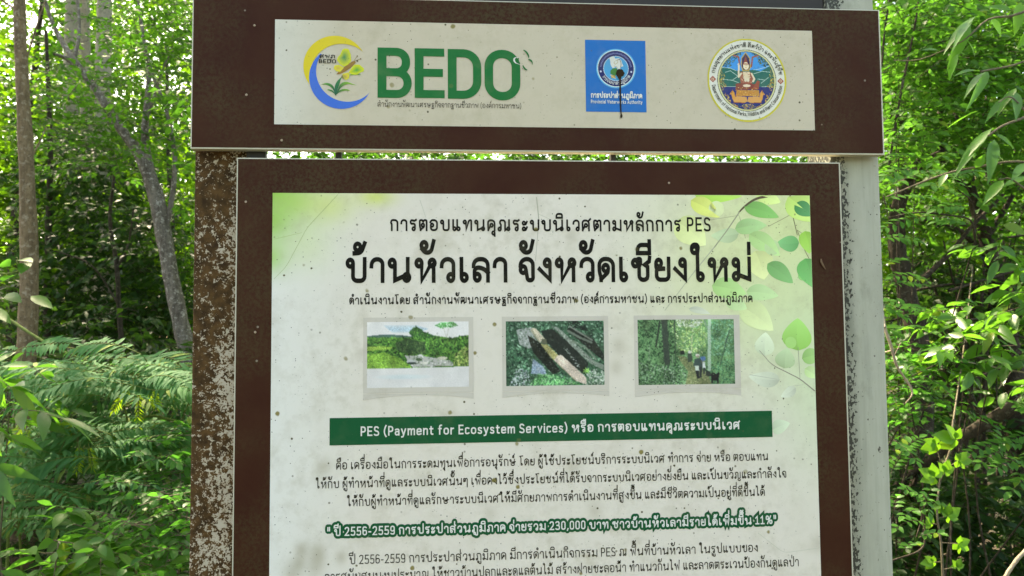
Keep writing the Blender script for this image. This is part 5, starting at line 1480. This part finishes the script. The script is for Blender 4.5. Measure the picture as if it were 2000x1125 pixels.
def leafy(name, label, cat, boxes, leaf, bark, n, L, W, twigs=5, per=7, tl=.22, seg=2, group=None, hang=.4, droop=.3, shape='oval', stems=3, up=.6, tone=None, extra_stems=(), twr=.0018):
    wd, gr = Wood(), Greens(); pts = []
    for b in boxes:
        k = max(2, int(n * (b[1] - b[0]) * (b[3] - b[2]) / sum((q[1] - q[0]) * (q[3] - q[2]) for q in boxes)))
        pts.append(px_cloud(k, *b))
    C_ = np.vstack(pts)
    sprays(gr, wd, C_, twigs, per, tl, L, W, seg=seg, hang=hang, droop=droop, shape=shape, up=up, tone=tone, twig_r=twr)
    c = C_.mean(0); base = np.array([c[0], c[1] + .15, -.05])
    for _ in range(stems):
        q = C_[rnd.randrange(len(C_))]
        wd.tube(smooth_path([base + rng.normal(size=3) * [.05, .05, 0], (base + q) / 2 + rng.normal(size=3) * .08, q], 12), .0055, .002, 5, knobs=.06)
    for st in extra_stems:
        P, r_ = wpath(st, 20); wd.tube(P, 0, radii=r_, k=6, knobs=.05)
    return plant(name, label, cat, base, wd, gr, BK[bark], LM[leaf], group)


# left, low and behind; and behind the board
GB = 'bushes under the trees on the left'
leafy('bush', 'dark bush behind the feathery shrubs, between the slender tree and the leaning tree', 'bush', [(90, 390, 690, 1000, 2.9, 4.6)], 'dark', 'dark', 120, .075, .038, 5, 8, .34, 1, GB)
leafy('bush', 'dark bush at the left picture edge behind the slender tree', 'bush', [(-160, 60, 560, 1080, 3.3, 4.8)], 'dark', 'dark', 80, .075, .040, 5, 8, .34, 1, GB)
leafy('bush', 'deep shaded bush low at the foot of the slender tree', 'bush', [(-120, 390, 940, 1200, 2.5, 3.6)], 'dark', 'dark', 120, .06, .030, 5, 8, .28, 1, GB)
leafy('broad_leaved_shrub', 'light green broad-leaved shrub at the bottom edge left of the rusted post', 'shrub', [(110, 260, 1045, 1150, .75, 1.1)], 'broad', 'twig', 12, .075, .034, 3, 6, .14, 3, None, .3, .15)
leafy('broad_leaved_shrub', 'fine-leaved green shrub crowding against the lower part of the rusted post', 'shrub', [(255, 385, 965, 1120, .8, 1.5), (300, 385, 850, 960, 1.1, 1.7)], 'pinnate', 'twig', 46, .040, .020, 4, 8, .15, 2, None, .3, .2)
leafy('broad_leaved_shrub', 'few large shaded leaves at the middle of the left picture edge', 'shrub', [(-60, 25, 760, 850, 1.0, 1.3)], 'long', 'twig', 5, .13, .034, 3, 5, .15, 4, None, .5, .45, 'lance')
wd, gr = Wood(), Greens()
P, r_ = wpath([(-60, 520, 1.6, 5), (10, 535, 1.6, 4), (60, 520, 1.6, 2)], 10); wd.tube(P, 0, radii=r_, k=5); wd.tube([P[0], [P[0][0] - .4, 1.7, .5], [P[0][0] - .4, 1.7, -.05]], .005, .008, 5)
Pq = [at(*q) for q in ((20, 520, 1.6), (35, 508, 1.6), (55, 512, 1.6), (12, 575, 1.6), (5, 550, 1.6), (60, 578, 1.55), (-10, 545, 1.6), (-20, 600, 1.6))]
Tq = [at(*q) for q in ((0, 508, 1.5), (62, 505, 1.5), (40, 530, 1.5), (38, 585, 1.5), (28, 530, 1.5), (102, 598, 1.5), (-60, 560, 1.5), (20, 625, 1.5))]
A, B = np.array([V3(p) for p in Pq]), np.array([V3(p) for p in Tq])
gr.add(A, B - A, np.tile([0, -.5, 1.0], (8, 1)) + rng.normal(size=(8, 3)) * .2, np.linalg.norm(B - A, axis=1), .045, seg=3, droop=.1)
plant('broad_leaved_sprig', 'pale sprig of rounded leaves crossing the slender trunk at mid height', 'sprig', (P[0][0] - .4, 1.7, 0), wd, gr, BK['green_twig'], LM['broad'])

# ---------------- right of the board
GRT = 'trees right of the board'
stem_tree('old_tree', 'brown knotted trunk close behind the right post, wrapped in leaves',
          [(1800, 1120, 2.7, 62), (1800, 960, 2.7, 50), (1797, 780, 2.7, 44), (1790, 660, 2.7, 40), (1768, 560, 2.7, 36), (1752, 480, 2.7, 32), (1760, 380, 2.7, 26), (1830, 240, 2.8, 16), (1880, 100, 2.9, 11), (1930, -60, 3.0, 8)],
          'dark', 'mid', [hi(2.2, 3.0, 4.6, .9, .9, .6, 16), px_cloud(20, 1740, 1960, -60, 230, 2.6, 3.6)], GRT,
          [[(1757, 400, 2.7, 16), (1800, 320, 2.7, 13), (1840, 285, 2.7, 11), (1730, 222, 2.6, 8)], [(1775, 570, 2.7, 12), (1850, 500, 2.7, 10), (1900, 440, 2.7, 8), (1960, 380, 2.8, 6)]], knobs=.12, k=10,
          crown_kw=dict(twigs=5, per=9, tl=.3, L=.06, W=.032))
stem_tree('old_tree', 'grey leaning trunk near the right picture edge with a bare crooked limb',
          [(2030, 1120, 3.1, 70), (2000, 900, 3.1, 52), (1978, 720, 3.1, 42), (1955, 590, 3.1, 36), (1935, 500, 3.1, 30), (1900, 380, 3.1, 20), (1868, 220, 3.2, 12), (1850, 60, 3.3, 9)],
          'dark', 'mid', [px_cloud(22, 1780, 2080, -60, 330, 3.0, 4.2)], GRT,
          [[(1940, 520, 3.1, 14), (1880, 455, 3.1, 12), (1800, 430, 3.1, 9), (1735, 400, 3.1, 7)], [(1925, 470, 3.1, 12), (1990, 360, 3.1, 9), (2040, 250, 3.1, 7)],
           [(1905, 390, 3.1, 10), (1820, 290, 3.1, 10), (1770, 245, 3.1, 8), (1715, 225, 3.1, 6)], [(1890, 330, 3.0, 9), (1882, 240, 3.0, 7), (1862, 150, 3.0, 5)]], knobs=.10, k=10,
          crown_kw=dict(twigs=5, per=9, tl=.3, L=.065, W=.034))
wd = Wood()
P, r_ = wpath([(2060, 758, 2.1, 30), (1985, 792, 2.1, 27), (1920, 830, 2.15, 25), (1850, 872, 2.2, 22), (1780, 925, 2.3, 17), (1735, 965, 2.35, 12)], 30); wd.tube(P, 0, radii=r_, k=9, knobs=.08)
P, r_ = wpath([(1925, 828, 2.15, 11), (1900, 780, 2.15, 9), (1888, 740, 2.15, 6)], 10); wd.tube(P, 0, radii=r_, k=6)
P, r_ = wpath([(1800, 910, 2.3, 9), (1770, 1000, 2.35, 9), (1765, 1190, 2.4, 9)], 10); wd.tube(P, 0, radii=r_, k=6)
o = link('fallen_bough', wd.mesh(), BK['dark']); tag(o, 'thick brown bough lying slantwise across the thicket at the right picture edge', 'bough')

# dark thicket and tangled stems
wd, gr = Wood(), Greens()
for i in range(40):
    x, y = rnd.uniform(1725, 2060), rnd.uniform(120, 760); Y = rnd.uniform(2.4, 4.4); a = rnd.choice((rnd.uniform(-.5, .5), rnd.uniform(1.2, 1.9), rnd.uniform(2.3, 2.9))); ln = rnd.uniform(90, 300)
    P, r_ = wpath([(x, y, Y, rnd.uniform(3, 7)), (x + math.cos(a) * ln * .5 + rnd.uniform(-15, 15), y - math.sin(a) * ln * .5 + rnd.uniform(-15, 15), Y + rnd.uniform(-.2, .2), rnd.uniform(3, 6)), (x + math.cos(a) * ln, y - math.sin(a) * ln, Y + rnd.uniform(-.3, .3), 1.5)], 14)
    wd.tube(P, 0, radii=r_, k=5)
for i in range(16):
    x = rnd.uniform(1840, 1990); Y = rnd.uniform(3.0, 4.2)
    P, r_ = wpath([(x + rnd.uniform(-40, 40), 1010, Y, rnd.uniform(6, 12)), (x + rnd.uniform(-15, 15), 820, Y, rnd.uniform(5, 10)), (x, 640, Y, rnd.uniform(4, 8)), (x + rnd.uniform(-60, 60), 470, Y, 3)], 16); wd.tube(P, 0, radii=r_, k=5)
sprays(gr, wd, px_cloud(130, 1725, 2080, 60, 640, 2.8, 5.0), 6, 8, .3, .065, .034, hang=.5, droop=.35)
plant('thicket', 'tangle of thin dark stems and small leaves filling the right side behind the grey post', 'thicket', at(1900, 900, 3.4), wd, gr, BK['dark'], LM['mid'])
GBR = 'bushes on the right of the board'
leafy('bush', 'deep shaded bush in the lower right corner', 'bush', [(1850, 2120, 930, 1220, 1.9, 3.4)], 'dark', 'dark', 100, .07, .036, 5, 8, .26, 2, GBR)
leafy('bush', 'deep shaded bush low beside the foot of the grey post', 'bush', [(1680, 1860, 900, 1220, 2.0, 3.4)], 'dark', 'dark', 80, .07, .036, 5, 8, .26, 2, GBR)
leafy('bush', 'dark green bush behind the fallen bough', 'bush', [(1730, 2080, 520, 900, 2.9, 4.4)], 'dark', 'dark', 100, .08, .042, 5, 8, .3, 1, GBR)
leafy('leafy_shrub', 'bright yellow-green shrub leaning past the top right corner of the header', 'shrub', [(1725, 1880, -50, 230, 1.9, 2.9), (1720, 1790, 190, 330, 1.8, 2.6)], 'broad', 'dark', 90, .052, .028, 5, 8, .22, 2, None, .4, .25, extra_stems=[[(1735, 330, 2.0, 5), (1760, 180, 2.0, 5), (1785, 60, 2.0, 4), (1800, -40, 2.0, 3)], [(1722, 130, 2.1, 4), (1728, 60, 2.1, 4), (1740, -20, 2.1, 3)]])
leafy('leafy_shrub', 'green shrub of mixed leaves filling the upper right corner behind the long-leaved branch', 'shrub', [(1860, 2080, -40, 330, 2.2, 3.2)], 'broad', 'dark', 84, .065, .034, 5, 7, .24, 2, None, .5, .35)

# long-leaved branch hanging in from the right
wd, gr = Wood(), Greens()
for st in ([(2120, -40, 1.3, 9), (1995, 25, 1.2, 6), (1930, 38, 1.2, 4), (1880, 80, 1.2, 3), (1800, 115, 1.25, 2), (1745, 118, 1.3, 1.5)], [(2120, 60, 1.3, 7), (2000, 120, 1.25, 5), (1915, 140, 1.2, 4)],
           [(2120, 170, 1.2, 8), (2010, 225, 1.15, 6), (1960, 245, 1.1, 5), (1930, 265, 1.1, 4)], [(2120, 380, 1.2, 7), (2010, 318, 1.2, 5), (1900, 328, 1.25, 5), (1830, 345, 1.3, 4), (1730, 385, 1.35, 3)],
           [(2010, 225, 1.15, 4), (1975, 190, 1.15, 3), (1950, 200, 1.15, 2)], [(2120, 480, 1.2, 7), (1990, 360, 1.2, 4), (1950, 350, 1.2, 3)]):
    P, r_ = wpath(st, 22); wd.tube(P, 0, radii=r_, k=6)
wd.tube([V3(at(2120, 60, 1.3)), V3(at(2150, 500, 1.5)), np.array([3.1, 2.2, -.05])], .008, .018, 6)
wd.tube([V3(at(2120, -40, 1.3)), V3(at(2120, 60, 1.3))], .007, .007, 6); wd.tube([V3(at(2120, 170, 1.2)), V3(at(2135, 300, 1.4))], .007, .007, 6); wd.tube([V3(at(2120, 480, 1.2)), V3(at(2148, 500, 1.5))], .007, .007, 6); wd.tube([V3(at(2120, 380, 1.2)), V3(at(2142, 440, 1.45))], .007, .007, 6)
LL = [(1905, 32, 1835, 88, 24), (1895, 45, 1848, 142, 26), (1900, 40, 1856, 68, 20), (1872, 105, 1845, 158, 22), (1992, 5, 1988, 66, 28), (1975, 20, 1925, 8, 20), (1938, 250, 1862, 322, 24), (1930, 262, 1858, 334, 18), (1942, 272, 1934, 352, 26), (1945, 262, 1985, 290, 22), (1985, 172, 1944, 216, 20), (1982, 178, 1992, 226, 24), (1912, 215, 1845, 246, 16), (1925, 140, 1878, 176, 20), (1960, 352, 1918, 396, 24), (2010, 345, 1955, 366, 24), (1965, 190, 1925, 232, 18), (1915, 140, 1870, 128, 18), (2020, 60, 1985, 96, 24), (1935, 35, 1960, 66, 20), (1850, 340, 1830, 366, 18), (1905, 328, 1925, 300, 18), (2005, 318, 1975, 350, 22), (2030, 20, 2060, 80, 28), (2040, 200, 2060, 270, 26), (1930, 140, 1905, 190, 18), (1888, 78, 1912, 108, 16), (1835, 100, 1805, 90, 12)]
A = np.array([V3(at(x0, y0, 1.18 + .12 * rnd.random())) for x0, y0, x1, y1, w_ in LL]); B = np.array([V3(at(x1, y1, 1.05 + .25 * rnd.random())) for x0, y0, x1, y1, w_ in LL])
ln = np.linalg.norm(B - A, axis=1)
gr.add(A, B - A, np.array([(rnd.uniform(-.5, .5), rnd.uniform(-1, -.1), rnd.uniform(.4, 1)) for _ in LL]), ln, np.array([q[4] for q in LL]) * 2.6 / FPX * .95, seg=5, droop=rng.uniform(.0, .22, len(LL)), shape='lance', fold=.3)
plant('long_leaved_tree', 'branch with long drooping lance-shaped leaves hanging in from the upper right corner', 'tree branch', (3.1, 2.2, 0), wd, gr, BK['twig'], LM['long'])

# feather-leaved plants
def pin_plant(label, stems, leaves_, ground_at, leaf='pinnate', bark='dark', group='plants with paired leaflets right of the post', L=.05, W=.024, extra_leaf=None, name='paired_leaf_plant'):
    wd, gr = Wood(), Greens()
    for st in stems:
        P, r_ = wpath(st, 18); wd.tube(P, 0, radii=r_, k=5)
    q = ground_at; T_ = V3(at(*stems[0][0][:3])); wd.tube(smooth_path([np.array([q[0], q[1], -.05]), (T_ + np.array([q[0], q[1], 0])) / 2 + np.array([.03, .05, 0]), T_], 12), .005, .003, 5)
    for x0, y0, x1, y1, Y, pr, sc in leaves_:
        pinnate(gr, wd, V3(at(x0, y0, Y)), V3(at(x1, y1, Y - rnd.uniform(-.05, .12))), pr, L * sc, W * sc, nrm=(rnd.uniform(-.2, .2), -rnd.uniform(.35, .8), 1))
    return plant(name, label, 'plant', (q[0], q[1], 0), wd, gr, BK[bark], LM[leaf], group)


pin_plant('lit plant with flat layers of paired leaflets beside the top of the grey post',
          [[(1905, 470, 1.7, 5), (1895, 430, 1.65, 4), (1850, 420, 1.6, 4), (1790, 415, 1.6, 3), (1735, 425, 1.6, 2)], [(1905, 470, 1.7, 5), (1900, 400, 1.65, 3), (1870, 370, 1.6, 2)], [(1735, 425, 1.6, 2), (1725, 380, 1.6, 2)]],
          [(1722, 372, 1822, 335, 1.5, 6, 1.1), (1722, 392, 1812, 385, 1.5, 6, 1), (1895, 395, 1815, 362, 1.55, 6, 1.15), (1890, 405, 1830, 408, 1.5, 5, 1), (1895, 375, 1850, 335, 1.6, 5, 1), (1850, 425, 1725, 447, 1.5, 8, .9), (1900, 440, 1835, 432, 1.5, 6, .95), (1722, 410, 1780, 418, 1.5, 5, .9), (1790, 330, 1728, 345, 1.7, 5, 1), (1800, 312, 1748, 302, 1.8, 5, .9), (1880, 300, 1820, 318, 1.8, 5, 1), (1722, 465, 1790, 470, 1.7, 5, 1), (1860, 350, 1905, 335, 1.7, 5, 1), (1722, 320, 1770, 300, 1.8, 5, 1)], (1.75, 2.0))
pin_plant('pale green plant with paired leaflets against the middle of the grey post',
          [[(1850, 660, 1.9, 5), (1800, 615, 1.85, 4), (1750, 600, 1.8, 3)]],
          [(1850, 650, 1735, 588, 1.7, 8, .95), (1860, 640, 1775, 600, 1.7, 7, .95), (1850, 660, 1765, 642, 1.7, 7, .9), (1725, 560, 1800, 555, 1.8, 6, .9), (1722, 600, 1770, 620, 1.7, 5, .9), (1830, 560, 1745, 540, 1.9, 6, 1), (1860, 600, 1900, 590, 1.8, 5, 1), (1725, 520, 1760, 505, 1.9, 4, 1), (1720, 640, 1762, 655, 1.7, 4, .9)], (1.45, 2.1))
pin_plant('low plant with paired leaflets on a bent twig beside the foot of the grey post',
          [[(1742, 1095, 1.0, 4), (1800, 1072, 1.0, 4), (1806, 1030, 1.0, 3), (1805, 985, 1.0, 3)], [(1790, 1050, 1.0, 3), (1800, 1000, 1.0, 3), (1770, 950, 1.0, 2)]],
          [(1800, 975, 1768, 955, 1.0, 4, .66), (1806, 1000, 1765, 1008, 1.0, 4, .62), (1806, 990, 1820, 955, 1.0, 3, .6), (1805, 1020, 1750, 1032, 1.0, 4, .6), (1795, 1050, 1835, 1042, .95, 3, .62), (1760, 1078, 1790, 1062, 1.0, 3, .6), (1748, 900, 1795, 855, 1.1, 6, .72), (1745, 860, 1790, 900, 1.1, 5, .72), (1740, 925, 1760, 890, 1.1, 4, .7), (1800, 960, 1815, 1000, 1.0, 4, .6), (1745, 1000, 1752, 970, 1.0, 3, .6)], (1.05, 1.4), L=.05, W=.026)
pin_plant('shaded plant with paired leaflets at the right picture edge below the bough',
          [[(2040, 960, 1.5, 5), (1990, 905, 1.5, 4), (1960, 860, 1.5, 3)]],
          [(2010, 870, 1895, 885, 1.4, 8, .9), (1960, 900, 1958, 838, 1.45, 5, .9), (2010, 900, 1945, 915, 1.4, 6, .95), (2020, 850, 1970, 862, 1.4, 5, .9), (2020, 880, 1990, 930, 1.4, 5, 1), (1960, 880, 1915, 905, 1.5, 5, .9), (2030, 930, 1975, 960, 1.4, 5, 1), (2030, 820, 1990, 790, 1.5, 5, 1)], (2.0, 1.9))
leafy('dark_leaved_shrub', 'dark shrub with large hanging leaves at the right picture edge above the bough', 'shrub', [(1935, 2090, 470, 740, 1.35, 1.9)], 'long', 'dark', 20, .105, .045, 3, 5, .2, 4, None, .5, .5, 'oval')
leafy('bright_leaved_sprig', 'bright sprig of toothed-looking leaves in the middle of the right thicket', 'sprig', [(1800, 1910, 645, 745, 1.3, 1.6)], 'long', 'dark', 8, .085, .032, 3, 5, .13, 4, None, .4, .3, 'lance', extra_stems=[[(1780, 735, 1.45, 2), (1850, 700, 1.45, 3), (1885, 670, 1.45, 2)]])
leafy('small_leaved_shrub', 'small-leaved shrub clinging to the post at the height of the green band', 'shrub', [(1725, 1830, 660, 830, 1.5, 2.3)], 'pinnate', 'dark', 30, .042, .022, 4, 7, .16, 2, None, .4, .25)

# dry bare twigs
def twig(label, paths, ground_to=None):
    wd = Wood()
    for st in paths:
        P, r_ = wpath(st, 20); wd.tube(P, 0, radii=r_, k=6, knobs=.06)
    o = link('bare_twig', wd.mesh(), BK['dry_twig']); tag(o, label, 'twig', 'dry bare twigs right of the board')


twig('crooked pale bare twig hanging beside the grey post below mid height', [[(1728, 640, 1.1, 6), (1740, 675, 1.1, 6), (1752, 715, 1.1, 5), (1775, 750, 1.1, 4), (1782, 770, 1.1, 3), (1768, 788, 1.1, 2)], [(1741, 685, 1.1, 3), (1728, 688, 1.15, 3)], [(1748, 692, 1.1, 2), (1760, 668, 1.1, 1.5)], [(1728, 640, 1.1, 6), (1715, 560, 1.2, 7), (1700, 420, 1.3, 8)]])
twig('long straight pale twig crossing the right thicket at the height of the photographs', [[(1880, 705, 1.5, 2.5), (1930, 715, 1.5, 3), (2060, 738, 1.5, 4)], [(1950, 760, 1.5, 2), (1990, 705, 1.5, 1.5)]])
twig('arching pale twig low in the lower right corner', [[(2030, 1050, 1.0, 9), (1985, 1095, .95, 8), (1950, 1150, .95, 8)]])

# climbing vine with lobed leaves
wd, gr = Wood(), Greens()
P, r_ = wpath([(1862, 820, 1.15, 4), (1855, 880, 1.1, 4), (1838, 930, 1.05, 4), (1830, 1000, 1.0, 4), (1838, 1060, 1.0, 4), (1842, 1130, 1.0, 5), (1850, 1260, 1.0, 6)], 30); wd.tube(P, 0, radii=r_, k=6)
wd.tube([P[0], V3(at(1880, 700, 1.6)), V3(at(1900, 520, 2.6))], .003, .003, 5)
def lobed(x, y, ang, size, Y=1.0, tone=.5):
    c = V3(at(x, y, Y)); a0 = math.radians(ang)
    ex, ez = np.array([rgt.x, rgt.y, rgt.z]), np.array([0, -.25, 1.0]); ez = unit(ez)
    D, L_, W_ = [], [], []
    for da, l_, w_ in ((0, 1, .72), (.8, .84, .60), (-.8, .84, .60), (1.75, .55, .50), (-1.75, .55, .50)):
        D.append(ex * math.cos(a0 + da) + ez * math.sin(a0 + da)); L_.append(size * l_); W_.append(size * w_)
    gr.add(np.tile(c, (5, 1)), np.array(D), np.tile(np.array([rnd.uniform(-.6, .6), -1, rnd.uniform(.1, 1.1)]), (5, 1)) + rng.normal(size=(5, 3)) * .05, np.array(L_), np.array(W_), tone=rnd.uniform(.1, .9), seg=3, droop=.18, fold=.10, shape='lance')
    wd.tube([c, P[np.argmin(np.linalg.norm(P - c, axis=1))]], .0012, .0014, 4)
for q in ((1866, 858, 165, .075), (1828, 868, 200, .05), (1826, 932, 150, .058), (1845, 922, 75, .045), (1872, 900, 5, .05), (1838, 985, 250, .04), (1850, 1008, 35, .052), (1818, 1022, 170, .036), (1872, 1062, -25, .05), (1822, 1098, 185, .04), (1868, 1108, 70, .034)): lobed(*q)
plant('climbing_vine', 'thin climbing vine with lobed bright leaves near the lower right of the grey post', 'vine', (P[-1][0], 1.0, 0), wd, gr, BK['twig'], LM['vine'])

GBB = 'bushes hidden behind the board'
leafy('bush', 'tall bush behind the left half of the board, seen through the slit under the header', 'bush', [(400, 1030, 230, 420, 2.6, 4.6)], 'mid', 'dark', 110, .07, .036, 6, 8, .34, 1, GBB)
leafy('bush', 'tall bush behind the right half of the board, seen through the slit under the header', 'bush', [(1030, 1700, 230, 420, 2.6, 4.6)], 'mid', 'dark', 120, .07, .036, 6, 8, .34, 1, GBB)
